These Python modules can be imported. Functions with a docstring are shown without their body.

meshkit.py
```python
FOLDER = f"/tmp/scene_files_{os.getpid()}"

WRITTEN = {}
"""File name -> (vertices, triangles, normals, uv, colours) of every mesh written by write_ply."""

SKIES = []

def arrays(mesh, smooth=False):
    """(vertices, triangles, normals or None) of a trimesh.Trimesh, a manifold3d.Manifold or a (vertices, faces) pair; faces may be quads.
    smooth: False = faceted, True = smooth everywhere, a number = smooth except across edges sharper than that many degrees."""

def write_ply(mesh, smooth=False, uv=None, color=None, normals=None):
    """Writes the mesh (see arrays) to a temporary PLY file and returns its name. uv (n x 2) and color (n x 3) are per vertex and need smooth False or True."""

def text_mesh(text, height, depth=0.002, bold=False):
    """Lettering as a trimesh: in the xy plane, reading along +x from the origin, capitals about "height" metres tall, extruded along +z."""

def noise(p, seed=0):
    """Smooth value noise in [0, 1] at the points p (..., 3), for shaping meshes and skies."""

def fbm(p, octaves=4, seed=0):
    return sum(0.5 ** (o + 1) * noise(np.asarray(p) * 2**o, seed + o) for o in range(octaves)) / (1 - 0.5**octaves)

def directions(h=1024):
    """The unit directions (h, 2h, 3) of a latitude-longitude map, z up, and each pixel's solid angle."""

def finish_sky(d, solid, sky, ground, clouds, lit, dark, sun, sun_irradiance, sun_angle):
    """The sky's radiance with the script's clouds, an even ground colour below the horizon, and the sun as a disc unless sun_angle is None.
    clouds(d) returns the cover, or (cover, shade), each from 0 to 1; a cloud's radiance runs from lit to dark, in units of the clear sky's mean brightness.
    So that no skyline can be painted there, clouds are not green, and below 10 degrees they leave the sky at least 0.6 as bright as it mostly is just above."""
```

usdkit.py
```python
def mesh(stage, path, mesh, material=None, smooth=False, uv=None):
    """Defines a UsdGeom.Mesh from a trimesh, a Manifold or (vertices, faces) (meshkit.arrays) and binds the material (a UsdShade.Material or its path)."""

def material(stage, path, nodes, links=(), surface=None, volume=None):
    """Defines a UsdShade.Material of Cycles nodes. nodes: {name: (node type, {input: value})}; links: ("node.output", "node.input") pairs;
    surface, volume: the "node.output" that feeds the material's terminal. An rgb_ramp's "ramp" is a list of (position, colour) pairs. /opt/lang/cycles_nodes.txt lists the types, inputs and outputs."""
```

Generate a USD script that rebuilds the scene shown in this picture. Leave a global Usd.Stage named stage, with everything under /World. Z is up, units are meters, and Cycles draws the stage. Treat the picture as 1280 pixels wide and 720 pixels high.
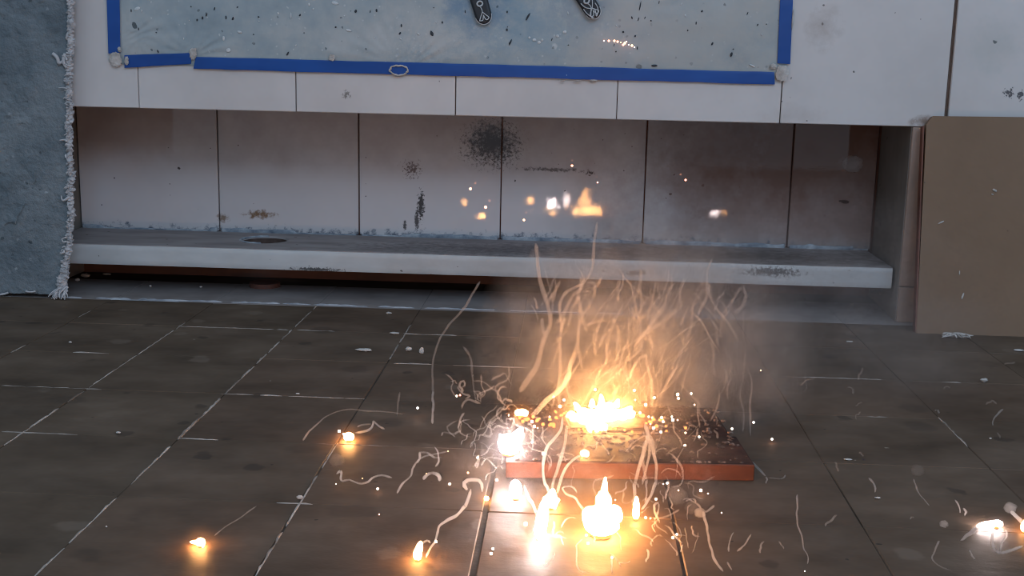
import math
import numpy as np
import trimesh
import manifold3d as m3
from shapely.geometry import Polygon
from pxr import Gf, Sdf, Usd, UsdGeom, UsdLux, UsdShade
import usdkit
import meshkit

RNG = np.random.default_rng(11)
stage = Usd.Stage.CreateInMemory()
UsdGeom.SetStageUpAxis(stage, UsdGeom.Tokens.z)
UsdGeom.SetStageMetersPerUnit(stage, 1.0)
UsdGeom.Xform.Define(stage, '/World')
UsdGeom.Scope.Define(stage, '/World/Looks')

# ------------------------------------------------------------------ camera, light, exposure
FOCAL, PITCH, ROLL, YAW, EYE_H = 1472.6, 0.1941, 0.0215, 0.0493, 0.3184      # focal length in pixels of 1280 x 720
EXPOSURE = 0.0
KEY = 5.2          # window light (radiance)
KEY_COLOR = (0.60, 0.80, 1.09)
FILL = (0.105, 0.125, 0.15)      # the dim room around
FIRE = 2.8         # overall strength of what burns
cy_, sy_, cp_, sp_ = math.cos(YAW), math.sin(YAW), math.cos(PITCH), math.sin(PITCH)
FW = np.array([-sy_ * cp_, cy_ * cp_, -sp_])
RT0 = np.array([cy_, sy_, 0.0])
UP0 = np.cross(RT0, FW)
RT = math.cos(ROLL) * RT0 + math.sin(ROLL) * UP0
UP = -math.sin(ROLL) * RT0 + math.cos(ROLL) * UP0
EYE = np.array([0, 0, EYE_H])
cam = UsdGeom.Camera.Define(stage, '/World/camera')
m = np.eye(4)
m[0, :3], m[1, :3], m[2, :3], m[3, :3] = RT, UP, -FW, EYE
cam.AddTransformOp().Set(Gf.Matrix4d(*m.ravel().tolist()))
cam.CreateHorizontalApertureAttr(36.0)
cam.CreateVerticalApertureAttr(36.0 * 720 / 1280)
cam.CreateFocalLengthAttr(FOCAL / 1280 * 36.0)
cam.CreateClippingRangeAttr(Gf.Vec2f(0.02, 60))
cam.CreateExposureAttr(EXPOSURE)

dome = UsdLux.DomeLight.Define(stage, '/World/room_light')
dome.CreateColorAttr(Gf.Vec3f(*FILL))
dome.CreateIntensityAttr(1.0)


def rect_light(name, at, to, w, h, color, strength):
    l = UsdLux.RectLight.Define(stage, '/World/' + name)
    l.CreateWidthAttr(w), l.CreateHeightAttr(h), l.CreateIntensityAttr(strength), l.CreateColorAttr(Gf.Vec3f(*color))
    z = np.array(at, float) - np.array(to, float)
    z /= np.linalg.norm(z)
    x = np.cross([0, 0, 1.0], z)
    x /= np.linalg.norm(x)
    y = np.cross(z, x)
    mm = np.eye(4)
    mm[0, :3], mm[1, :3], mm[2, :3], mm[3, :3] = x, y, z, at
    l.AddTransformOp().Set(Gf.Matrix4d(*mm.ravel().tolist()))


rect_light('window_light', (0.75, -1.2, 1.75), (0.0, 1.5, 0.15), 1.5, 1.1, KEY_COLOR, KEY)


# ------------------------------------------------------------------ helpers: measuring
def ray(x, y):
    return RT * (x - 640) / FOCAL - UP * (y - 360) / FOCAL + FW


def on_floor(x, y, z=0.0):
    d = ray(x, y)
    return EYE + d * (z - EYE_H) / d[2]


def at(x, y, Y):
    d = ray(x, y)
    return EYE + d * Y / d[1]


# ------------------------------------------------------------------ helpers: scene
used = {}


def numbered(path):
    n = used.get(path, 0)
    used[path] = n + 1
    return path if n == 0 else f'{path}_{n:03d}'


def tag(p, label=None, cat=None, group=None, kind=None):
    p = p.GetPrim() if hasattr(p, 'GetPrim') else p
    for k, v in (('label', label), ('category', cat), ('group', group), ('kind', kind)):
        if v:
            p.SetCustomDataByKey(k, v)
    return p


def thing(name, loc=(0, 0, 0), label=None, cat=None, group=None, kind=None, rot=None):
    x = UsdGeom.Xform.Define(stage, numbered('/World/' + name))
    x.AddTranslateOp().Set(Gf.Vec3d(*map(float, loc)))
    if rot is not None:
        x.AddRotateXYZOp().Set(Gf.Vec3f(*map(float, rot)))
    return tag(x, label, cat, group, kind)


def part(parent, name, mesh, material, smooth=False, label=None, kind=None):
    return tag(usdkit.mesh(stage, numbered(f'{parent.GetPath()}/{name}'), mesh, material, smooth=smooth), label, kind=kind)


def single(name, mesh, material, label=None, cat=None, group=None, kind=None, smooth=False):
    """One mesh that is a thing of its own, standing in an Xform-free prim whose origin is the mesh's base."""
    v, f = (np.array(mesh.vertices), np.array(mesh.faces)) if hasattr(mesh, 'vertices') else mesh
    c = np.array([v[:, 0].mean(), v[:, 1].mean(), v[:, 2].min()])
    p = usdkit.mesh(stage, numbered('/World/' + name), (v - c, f), material, smooth=smooth)
    p.AddTranslateOp().Set(Gf.Vec3d(*map(float, c)))
    return tag(p, label, cat, group, kind)


# ------------------------------------------------------------------ helpers: materials
def M(name, nodes, links, surface=None, volume=None):
    return usdkit.material(stage, '/World/Looks/' + name, nodes, links, surface, volume)


def surf(name, ramp, scale=6.0, detail=6, rough=0.5, spec=0.5, bump=0.0, bump_scale=60.0, bump_dist=0.001, stretch=(1, 1, 1),
         specks=(), stains=(), object_var=0.0, coat=0.0, coat_rough=0.1, local=False, bump2=None, rough_var=0.0):
    """A worn surface: noise through a colour ramp, dark or light specks, stains with a place of their own, relief."""
    n = {'geo': ('geometry', {}) if not local else ('texture_coordinate', {}),
         'map': ('mapping', {'scale': stretch}),
         'n1': ('noise_texture', {'scale': scale, 'detail': detail, 'roughness': 0.6}),
         'r1': ('rgb_ramp', {'ramp': ramp}),
         'p': ('principled_bsdf', {'roughness': rough, 'specular_ior_level': spec, 'coat_weight': coat, 'coat_roughness': coat_rough})}
    src = 'geo.position' if not local else 'geo.object'
    L = [(src, 'map.vector'), ('map.vector', 'n1.vector'), ('n1.fac', 'r1.fac')]
    col = 'r1.color'
    if object_var:
        n['oi'] = ('object_info', {})
        n['ov'] = ('map_range', {'from_min': 0.0, 'from_max': 1.0, 'to_min': 1 - object_var, 'to_max': 1 + object_var})
        n['oh'] = ('hsv', {'hue': 0.5, 'saturation': 1.0, 'fac': 1.0})
        L += [('oi.random', 'ov.value'), ('ov.result', 'oh.value'), (col, 'oh.color')]
        col = 'oh.color'
    for i, (sc, size, keep, color, amount) in enumerate(specks):
        n[f'sv{i}'] = ('voronoi_texture', {'scale': sc, 'randomness': 1.0})
        n[f'sd{i}'] = ('noise_texture', {'scale': sc * 2.3, 'detail': 2})
        n[f'sa{i}'] = ('math', {'math_type': 'multiply_add', 'value2': 0.5})
        n[f'sl{i}'] = ('map_range', {'range_type': 'smoothstep', 'from_min': size + 0.25, 'from_max': size * 0.55 + 0.25, 'to_min': 0.0, 'to_max': 1.0, 'clamp': True})
        n[f'sc{i}'] = ('separate_color', {})
        n[f'sk{i}'] = ('math', {'math_type': 'less_than', 'value2': keep})
        n[f'sm{i}'] = ('math', {'math_type': 'multiply'})
        n[f'sn{i}'] = ('math', {'math_type': 'multiply', 'value2': amount})
        n[f'sx{i}'] = ('mix', {'color2': color})
        L += [(src, f'sv{i}.vector'), (src, f'sd{i}.vector'), (f'sd{i}.fac', f'sa{i}.value1'), (f'sv{i}.distance', f'sa{i}.value3'), (f'sa{i}.value', f'sl{i}.value'),
              (f'sv{i}.color', f'sc{i}.color'), (f'sc{i}.r', f'sk{i}.value1'), (f'sk{i}.value', f'sm{i}.value1'), (f'sl{i}.result', f'sm{i}.value2'),
              (f'sm{i}.value', f'sn{i}.value1'), (f'sn{i}.value', f'sx{i}.fac'), (col, f'sx{i}.color1')]
        col = f'sx{i}.color'
    for i, (c, r, color, amount, nscale, lo, hi) in enumerate(stains):
        r = np.array(r, float)
        n[f'tm{i}'] = ('mapping', {'scale': tuple(1 / r), 'location': tuple(-np.array(c) / r)})
        n[f'tg{i}'] = ('gradient_texture', {'gradient_type': 'spherical'})
        n[f'tn{i}'] = ('noise_texture', {'scale': nscale, 'detail': 6, 'roughness': 0.7})
        n[f'tq{i}'] = ('math', {'math_type': 'multiply_add', 'value2': 2.6, 'value3': -1.3})
        n[f'tr{i}'] = ('math', {'math_type': 'add'})
        n[f'tx{i}'] = ('map_range', {'from_min': lo, 'from_max': hi, 'to_min': 0.0, 'to_max': amount, 'clamp': True})
        n[f'tz{i}'] = ('math', {'math_type': 'multiply', 'use_clamp': True})
        n[f'ts{i}'] = ('math', {'math_type': 'multiply', 'value2': 4.0, 'use_clamp': True})
        n[f'tc{i}'] = ('mix', {'color2': color})
        L += [(src, f'tm{i}.vector'), (f'tm{i}.vector', f'tg{i}.vector'), (src, f'tn{i}.vector'), (f'tg{i}.fac', f'tr{i}.value1'), (f'tn{i}.fac', f'tq{i}.value1'), (f'tq{i}.value', f'tr{i}.value2'),
              (f'tr{i}.value', f'tx{i}.value'), (f'tg{i}.fac', f'ts{i}.value1'), (f'ts{i}.value', f'tz{i}.value1'), (f'tx{i}.result', f'tz{i}.value2'),
              (f'tz{i}.value', f'tc{i}.fac'), (col, f'tc{i}.color1')]
        col = f'tc{i}.color'
    L.append((col, 'p.base_color'))
    if rough_var:
        n['rn'] = ('noise_texture', {'scale': scale * 2.1, 'detail': 4})
        n['rr'] = ('map_range', {'from_min': 0.3, 'from_max': 0.7, 'to_min': max(0.05, rough - rough_var), 'to_max': rough + rough_var, 'clamp': True})
        L += [(src, 'rn.vector'), ('rn.fac', 'rr.value'), ('rr.result', 'p.roughness')]
    if bump:
        n['bn'] = ('noise_texture', {'scale': bump_scale, 'detail': 5, 'roughness': 0.6})
        n['bb'] = ('bump', {'strength': bump, 'distance': bump_dist})
        L += [('map.vector', 'bn.vector'), ('bn.fac', 'bb.height'), ('bb.normal', 'p.normal')]
    return M(name, n, L, 'p.BSDF')


def glow(name, color, strength):
    return M(name, {'e': ('emission', {'color': color, 'strength': strength * FIRE})}, [], 'e.emission')


def smoke(name, color, density, anisotropy=0.0):
    return M(name, {'v': ('principled_volume', {'color': color, 'density': density, 'anisotropy': anisotropy})}, [], volume='v.volume')


WX = [ -0.548 + 0.2 * k for k in range(-3, 8)]         # joints of the upper wall
BX = [-0.4994 + 0.2 * k for k in range(-1, 5)]         # joints of the recess
Y_UP, Z_UP = 1.4735, 0.2446                            # face and lower edge of the upper wall
Y_BACK, Z_LEDGE = 1.6389, 0.0649
Y_LEDGE, Z_LEDGE_LOW = 1.496, 0.0385
X_L, X_R = -0.702, 0.420
Y_FILM = Y_UP - 0.0012

tile_white = surf('glazed_white_tile', [(0.25, (0.50, 0.475, 0.46)), (0.55, (0.60, 0.575, 0.56)), (0.8, (0.64, 0.62, 0.61))], scale=5, rough=0.22, spec=0.5, object_var=0.03,
                  specks=[(42, 0.10, 0.10, (0.03, 0.03, 0.035), 0.9), (95, 0.12, 0.06, (0.06, 0.05, 0.05), 0.8), (16, 0.05, 0.08, (0.05, 0.05, 0.055), 0.85)],
                  stains=[(at(1030, 35, Y_UP), (0.03, .04, 0.035), (0.30, 0.23, 0.19), 0.5, 60, 0.1, 1.5),
                          (at(433, 118, Y_UP), (0.009, .04, 0.009), (0.13, 0.11, 0.09), 0.8, 260, 0.45, 0.8),
                          (at(1155, 152, Y_UP), (0.022, .04, 0.010), (0.20, 0.13, 0.09), 0.8, 60, 0.1, 0.9),
                          (at(1261, 117, Y_UP), (0.012, .04, 0.013), (0.05, 0.05, 0.06), 0.9, 240, 0.55, 0.7),
                          (at(1276, 120, Y_UP), (0.006, .04, 0.010), (0.05, 0.05, 0.06), 0.9, 240, 0.45, 0.6),
                          (at(985, 145, Y_UP), (0.08, .04, 0.02), (0.36, 0.30, 0.27), 0.4, 40, 0.2, 1.4),
                          (at(1240, 60, Y_UP), (0.05, .04, 0.05), (0.36, 0.40, 0.38), 0.5, 40, 0.2, 1.5)],
                  bump=0.08, bump_scale=14, bump_dist=0.002)
SOOT = (0.045, 0.03, 0.026)
tile_recess = surf('smoke_stained_tile', [(0.25, (0.46, 0.44, 0.435)), (0.55, (0.57, 0.55, 0.55)), (0.8, (0.61, 0.60, 0.605))], scale=4, rough=0.02, spec=0.5, object_var=0.03,
                   specks=[(45, 0.09, 0.10, (0.03, 0.026, 0.026), 0.9), (100, 0.11, 0.08, (0.05, 0.04, 0.04), 0.8)],
                   stains=[(at(640, 145, Y_BACK), (1.8, .06, 0.10), (0.22, 0.14, 0.11), 0.60, 7, -0.3, 1.2),
                           (at(1020, 185, Y_BACK), (0.28, .06, 0.16), (0.13, 0.055, 0.034), 0.92, 6, -0.35, 0.75),
                           (at(1000, 270, Y_BACK), (0.36, .06, 0.16), (0.21, 0.14, 0.115), 0.7, 7, -0.3, 0.8),
                           (at(615, 180, Y_BACK), (0.060, .05, 0.046), SOOT, 0.95, 300, 0.28, 0.75),
                           (at(615, 172, Y_BACK), (0.040, .05, 0.035), SOOT, 0.7, 120, 0.1, 0.9),
                           (at(690, 212, Y_BACK), (0.075, .05, 0.005), SOOT, 0.7, 200, 0.4, 0.8),
                           (at(738, 216, Y_BACK), (0.012, .05, 0.004), SOOT, 0.9, 200, 0.3, 0.6),
                           (at(325, 268, Y_BACK), (0.032, .05, 0.009), (0.17, 0.09, 0.035), 0.9, 160, 0.25, 0.75),
                           (at(278, 272, Y_BACK), (0.014, .05, 0.010), (0.17, 0.10, 0.05), 0.8, 160, 0.3, 0.8),
                           (at(526, 258, Y_BACK), (0.008, .05, 0.034), (0.05, 0.045, 0.045), 0.95, 260, 0.35, 0.6),
                           (at(521, 276, Y_BACK), (0.004, .05, 0.020), (0.05, 0.045, 0.045), 0.9, 260, 0.1, 0.5),
                           (at(506, 282, Y_BACK), (0.004, .05, 0.010), (0.05, 0.045, 0.045), 0.9, 260, 0.2, 0.6),
                           (at(515, 212, Y_BACK), (0.030, .05, 0.026), (0.09, 0.05, 0.045), 0.8, 280, 0.62, 0.9),
                           (at(880, 265, Y_BACK), (0.035, .05, 0.016), (0.22, 0.15, 0.13), 0.6, 130, 0.3, 0.9),  # faint smudge: a mirrored gleam painted into the tile colour
                           (at(1057, 252, Y_BACK), (0.012, .05, 0.004), SOOT, 0.9, 200, 0.3, 0.6),
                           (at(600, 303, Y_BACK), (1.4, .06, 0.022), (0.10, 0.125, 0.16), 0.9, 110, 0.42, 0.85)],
                   bump=0.06, bump_scale=85, bump_dist=0.0007)
mortar_dark = surf('dark_joint_mortar', [(0.3, (0.10, 0.065, 0.05)), (0.7, (0.20, 0.14, 0.11))], scale=20, rough=0.9, spec=0.2, bump=0.4)
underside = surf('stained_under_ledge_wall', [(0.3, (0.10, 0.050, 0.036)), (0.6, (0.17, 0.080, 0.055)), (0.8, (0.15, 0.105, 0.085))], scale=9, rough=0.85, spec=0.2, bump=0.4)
pier_grey = surf('rough_grey_side_plaster', [(0.3, (0.16, 0.145, 0.125)), (0.6, (0.22, 0.20, 0.18)), (0.8, (0.25, 0.235, 0.21))], scale=9, rough=0.8, spec=0.25,
                 specks=[(60, 0.1, 0.12, (0.06, 0.05, 0.05), 0.8)], bump=0.5, bump_scale=90)
pier_pink = surf('pinkish_grey_edge', [(0.3, (0.30, 0.22, 0.175)), (0.7, (0.38, 0.285, 0.235))], scale=14, rough=0.7, spec=0.3, bump=0.3, bump_scale=90)
ledge_top = surf('dusty_ledge_top', [(0.3, (0.21, 0.19, 0.19)), (0.5, (0.31, 0.285, 0.28)), (0.75, (0.40, 0.375, 0.37))], scale=10, stretch=(1, 3, 3), rough=0.65, spec=0.35,
                 specks=[(60, 0.12, 0.15, (0.05, 0.04, 0.04), 0.8)],
                 stains=[(on_floor(950, 320, Z_LEDGE), (0.34, .10, 0.04), (0.06, 0.045, 0.040), 0.85, 60, -0.1, 0.9), (on_floor(620, 312, Z_LEDGE), (0.26, .08, 0.04), (0.09, 0.08, 0.085), 0.8, 90, 0.1, 1.0)],
                 bump=0.4, bump_scale=60)
ledge_front = surf('bluish_white_ledge_paint', [(0.3, (0.42, 0.44, 0.44)), (0.6, (0.52, 0.54, 0.54)), (0.8, (0.57, 0.585, 0.58))], scale=9, stretch=(1, 2, 2), rough=0.45, spec=0.4,
                   specks=[(50, 0.10, 0.13, (0.03, 0.03, 0.03), 0.9), (110, 0.14, 0.10, (0.05, 0.045, 0.045), 0.8)],
                   stains=[(at(795, 341, Y_LEDGE), (0.040, .04, 0.008), (0.04, 0.035, 0.035), 0.9, 330, 0.55, 0.75), (at(965, 340, Y_LEDGE), (0.07, .04, 0.011), (0.04, 0.035, 0.035), 0.9, 260, 0.42, 0.7),
                           (at(395, 337, Y_LEDGE), (0.06, .04, 0.005), (0.05, 0.05, 0.05), 0.9, 280, 0.4, 0.7), (at(800, 338, Y_LEDGE), (0.45, .05, 0.03), (0.33, 0.28, 0.25), 0.5, 14, -0.1, 1.2)],
                   bump=0.25, bump_scale=50)
caulk_mat = surf('old_bluish_sealant', [(0.3, (0.10, 0.13, 0.17)), (0.5, (0.28, 0.33, 0.38)), (0.7, (0.55, 0.58, 0.60))], scale=55, rough=0.6, bump=0.5, bump_scale=120)
grout_light = surf('pale_floor_grout', [(0.36, (0.14, 0.115, 0.095)), (0.48, (0.27, 0.235, 0.205)), (0.62, (0.42, 0.385, 0.35))], scale=17, detail=8, rough=0.9, spec=0.2, bump=0.4, bump_scale=200)
grout_dark = surf('dark_floor_bed', [(0.35, (0.045, 0.034, 0.026)), (0.6, (0.085, 0.065, 0.05)), (0.75, (0.12, 0.10, 0.08))], scale=13, detail=8, rough=0.9, spec=0.2, bump=0.4, bump_scale=200)


def floor_mat(name, k, tint):
    a, b, c, d = [tuple(np.array(x) * k * np.array(tint)) for x in ((0.060, 0.040, 0.026), (0.094, 0.064, 0.043), (0.122, 0.085, 0.059), (0.172, 0.126, 0.092))]
    return surf(name, [(0.28, a), (0.45, b), (0.6, c), (0.8, d)], scale=9, detail=9, stretch=(1, 1.5, 1), rough=0.62, rough_var=0.14, spec=0.20, object_var=0.05,
                specks=[(70, 0.10, 0.10, (0.018, 0.014, 0.012), 0.8), (55, 0.055, 0.07, (0.36, 0.31, 0.26), 0.8), (24, 0.20, 0.22, (0.035, 0.026, 0.020), 0.55), (13, 0.24, 0.35, (0.05, 0.036, 0.027), 0.45), (18, 0.22, 0.2, (0.20, 0.155, 0.12), 0.35)], bump=0.45, bump_scale=30, bump_dist=0.0014)


floor_mats = [floor_mat('brown_floor_tile', 1.0, (1, 1, 1)), floor_mat('brown_floor_tile_reddish', 1.0, (1.03, 0.99, 0.98)), floor_mat('brown_floor_tile_greyish', 0.97, (0.98, 1.0, 0.99))]
floor_bed_under = surf('grey_floor_under_ledge', [(0.3, (0.19, 0.165, 0.155)), (0.7, (0.31, 0.28, 0.27))], scale=14, rough=0.6, bump=0.3)


# ------------------------------------------------------------------ helpers: meshes
def box(x0, x1, y0, y1, z0, z1, c=0.0):
    """A box, its edges chamfered by c."""
    if c <= 0:
        b = trimesh.creation.box([x1 - x0, y1 - y0, z1 - z0])
        b.apply_translation([(x0 + x1) / 2, (y0 + y1) / 2, (z0 + z1) / 2])
        return b
    p = []
    for sx in (0, 1):
        for sy in (0, 1):
            for sz in (0, 1):
                X, Y, Z = (x0, x1)[sx], (y0, y1)[sy], (z0, z1)[sz]
                dx, dy, dz = c * (1 - 2 * sx), c * (1 - 2 * sy), c * (1 - 2 * sz)
                p += [(X + dx, Y + dy, Z), (X + dx, Y, Z + dz), (X, Y + dy, Z + dz)]
    return trimesh.convex.convex_hull(np.array(p))


def rough_box(x0, x1, y0, y1, z0, z1, c, seed, amp=0.3):
    """A chamfered block with slightly uneven corners, for tiles."""
    b = box(x0, x1, y0, y1, z0, z1, c)
    v = np.array(b.vertices)
    r = np.random.default_rng(seed)
    v += r.uniform(-amp * c, amp * c, v.shape) * [1, 1, 0.3]
    return trimesh.Trimesh(v, b.faces, process=False)


def catmull(P, n):
    P = np.asarray(P, float)
    if len(P) == 2:
        return P[0] + np.linspace(0, 1, n)[:, None] * (P[1] - P[0])
    d = np.r_[0, np.cumsum(np.linalg.norm(np.diff(P, axis=0), axis=1) + 1e-9)]
    from scipy.interpolate import PchipInterpolator
    return PchipInterpolator(d / d[-1], P)(np.linspace(0, 1, n))


def tube(P, R, sides=8):
    """A closed tube along the points P with radii R."""
    P = np.asarray(P, float)
    n = len(P)
    T = np.gradient(P, axis=0)
    T /= np.linalg.norm(T, axis=1, keepdims=True) + 1e-12
    a = np.cross(T[0], [0.3, 0.9, 0.2])
    a /= np.linalg.norm(a)
    V = []
    ang = np.arange(sides) * 2 * np.pi / sides
    R = np.broadcast_to(R, (n,))
    for i in range(n):
        a = a - T[i] * (a @ T[i])
        a /= np.linalg.norm(a) + 1e-12
        b = np.cross(T[i], a)
        V.append(P[i] + R[i] * (np.cos(ang)[:, None] * a + np.sin(ang)[:, None] * b))
    V = np.vstack(V + [P[:1] - T[:1] * R[0] * 0.5, P[-1:] + T[-1:] * R[-1] * 0.5])
    F = []
    for i in range(n - 1):
        for k in range(sides):
            p, q = i * sides + k, i * sides + (k + 1) % sides
            F += [(p, q, q + sides), (p, q + sides, p + sides)]
    e0, e1 = n * sides, n * sides + 1
    for k in range(sides):
        F.append((e0, (k + 1) % sides, k))
        F.append((e1, (n - 1) * sides + k, (n - 1) * sides + (k + 1) % sides))
    return trimesh.Trimesh(V, F, process=False)


def lump(r, seed, amp=0.25, freq=2.5, sub=3, scale=(1, 1, 1)):
    s = trimesh.creation.icosphere(subdivisions=sub)
    v = np.array(s.vertices)
    k = 1 + amp * 2 * (meshkit.fbm(v * freq + seed * 7.3, 3, seed) - 0.5)
    return trimesh.Trimesh(v * k[:, None] * r * np.array(scale), s.faces, process=False)


def grid_sheet(fn, nu, nv):
    """A sheet of nu x nv points; fn(u, v) -> points."""
    u, v = np.meshgrid(np.linspace(0, 1, nu), np.linspace(0, 1, nv), indexing='ij')
    P = fn(u, v).reshape(-1, 3)
    i, j = np.meshgrid(np.arange(nu - 1), np.arange(nv - 1), indexing='ij')
    a = (i * nv + j).ravel()
    F = np.vstack([np.stack([a, a + nv, a + nv + 1], 1), np.stack([a, a + nv + 1, a + 1], 1)])
    return P, F


def thick_sheet(fn, nu, nv, t):
    """The same with thickness t towards +y, closed at the border."""
    P, F = grid_sheet(fn, nu, nv)
    n = len(P)
    idx = np.arange(n).reshape(nu, nv)
    loop = np.r_[idx[:, 0], idx[-1, 1:], idx[-2::-1, -1], idx[0, -2:0:-1]]
    nxt = np.roll(loop, -1)
    F2 = np.vstack([F, F[:, ::-1] + n, np.stack([loop, loop + n, nxt + n], 1), np.stack([loop, nxt + n, nxt], 1)])
    return trimesh.Trimesh(np.vstack([P, P + [0, t, 0]]), F2, process=False)


# ------------------------------------------------------------------ the setting
wu = thing('wall_upper', kind='structure', label='white glazed tile wall overhanging the recess')
part(wu, 'backing', box(-1.15, 1.15, Y_UP + 0.005, 1.72, Z_UP + 0.001, 0.80), mortar_dark)
for k in range(len(WX) - 1):
    for row, (z0, z1) in enumerate(((Z_UP, 0.52), (0.522, 0.797))):
        gl = 0.0022 if abs(WX[k] - 0.452) < 0.01 else 0.0006
        gr = 0.0022 if abs(WX[k + 1] - 0.452) < 0.01 else 0.0006
        part(wu, 'wall_tile', rough_box(WX[k] + gl, WX[k + 1] - gr, Y_UP, Y_UP + 0.007, z0, z1, 0.0008, 100 + 10 * k + row), tile_white)
wb = thing('wall_back', kind='structure', label='smoke stained white tile wall at the back of the recess')
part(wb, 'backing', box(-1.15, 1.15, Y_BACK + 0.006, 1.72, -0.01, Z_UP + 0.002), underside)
bx = [X_L + 0.001] + BX[1:] + [X_R - 0.004]
for k in range(len(bx) - 1):
    g = 0.0009
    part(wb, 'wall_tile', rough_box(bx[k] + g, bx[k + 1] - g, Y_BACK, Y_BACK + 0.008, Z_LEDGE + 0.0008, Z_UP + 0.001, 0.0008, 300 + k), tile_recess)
for k in range(len(bx) - 1):                                   # broken line of old sealant along the foot of the tiles
    n = 46
    x = np.linspace(bx[k] + 0.004, bx[k + 1] - 0.004, n)
    h = 0.0016 + 0.003 * meshkit.fbm(np.stack([x * 60, x * 0, x * 0 + k], -1), 3, 5)
    h *= np.where(meshkit.noise(np.stack([x * 22, x * 0 + 3, x * 0], -1), 8) < 0.36, 0.35, 1)
    part(wb, 'sealant', tube(np.stack([x, np.full(n, Y_BACK - 0.0005), Z_LEDGE + h * 0.6], -1), h, 6), caulk_mat, smooth=50, label='crumbling bluish white sealant bead')

wr = thing('wall_right', kind='structure', label='grey side wall of the recess beside the leaning brown board')
pp = trimesh.creation.extrude_polygon(Polygon([(0.4125, Y_UP + 0.004), (1.15, Y_UP + 0.004), (1.15, Y_BACK + 0.02), (X_R, Y_BACK + 0.02)]), Z_UP + 0.001)
part(wr, 'pier', pp, pier_grey)
part(wr, 'edge_block', box(0.4135, X_R + 0.12, Y_UP, Y_UP + 0.006, 0.046, Z_UP - 0.0008, 0.0008), pier_pink)
part(wr, 'edge_block', box(0.4135, X_R + 0.12, Y_UP, Y_UP + 0.006, 0.0, 0.0448, 0.0008), pier_pink)
wl = thing('wall_left', kind='structure', label='left side wall of the recess')
part(wl, 'pier', box(-1.15, X_L, Y_UP + 0.004, Y_BACK + 0.02, 0.0, Z_UP + 0.001), pier_grey)

# the ledge: a slab with a round drain hole
slab = m3.Manifold.cube([0.4125 - X_L - 0.004, Y_BACK + 0.004 - Y_LEDGE - 0.003, Z_LEDGE - Z_LEDGE_LOW]).translate([X_L + 0.002, Y_LEDGE + 0.003, Z_LEDGE_LOW])
hole_at = on_floor(331, 299.5, Z_LEDGE)
hole = m3.Manifold.cylinder(0.2, 0.0305, 0.0305, 48).translate([hole_at[0], hole_at[1], -0.05])
rimcut = m3.Manifold.cylinder(0.004, 0.0305, 0.0345, 48).translate([hole_at[0], hole_at[1], Z_LEDGE - 0.0025])
ledge = thing('ledge', label='long grey stone ledge with a round drain hole, set across the tiled recess', cat='ledge')
part(ledge, 'slab', slab - hole - rimcut, ledge_top)
lining_mat = surf('raw_brown_hole_wall', [(0.3, (0.05, 0.03, 0.024)), (0.7, (0.12, 0.08, 0.065))], scale=60, rough=0.9)
lining = m3.Manifold.cylinder(Z_LEDGE - Z_LEDGE_LOW - 0.003, 0.0304, 0.0304, 48) - m3.Manifold.cylinder(0.1, 0.0297, 0.0297, 48).translate([0, 0, -0.02])
part(ledge, 'hole_lining', lining.translate([hole_at[0], hole_at[1], Z_LEDGE_LOW + 0.0004]), lining_mat, smooth=40, label='dark brown inside of the drain hole')
ra = np.linspace(math.radians(95), math.radians(275), 40)
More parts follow.
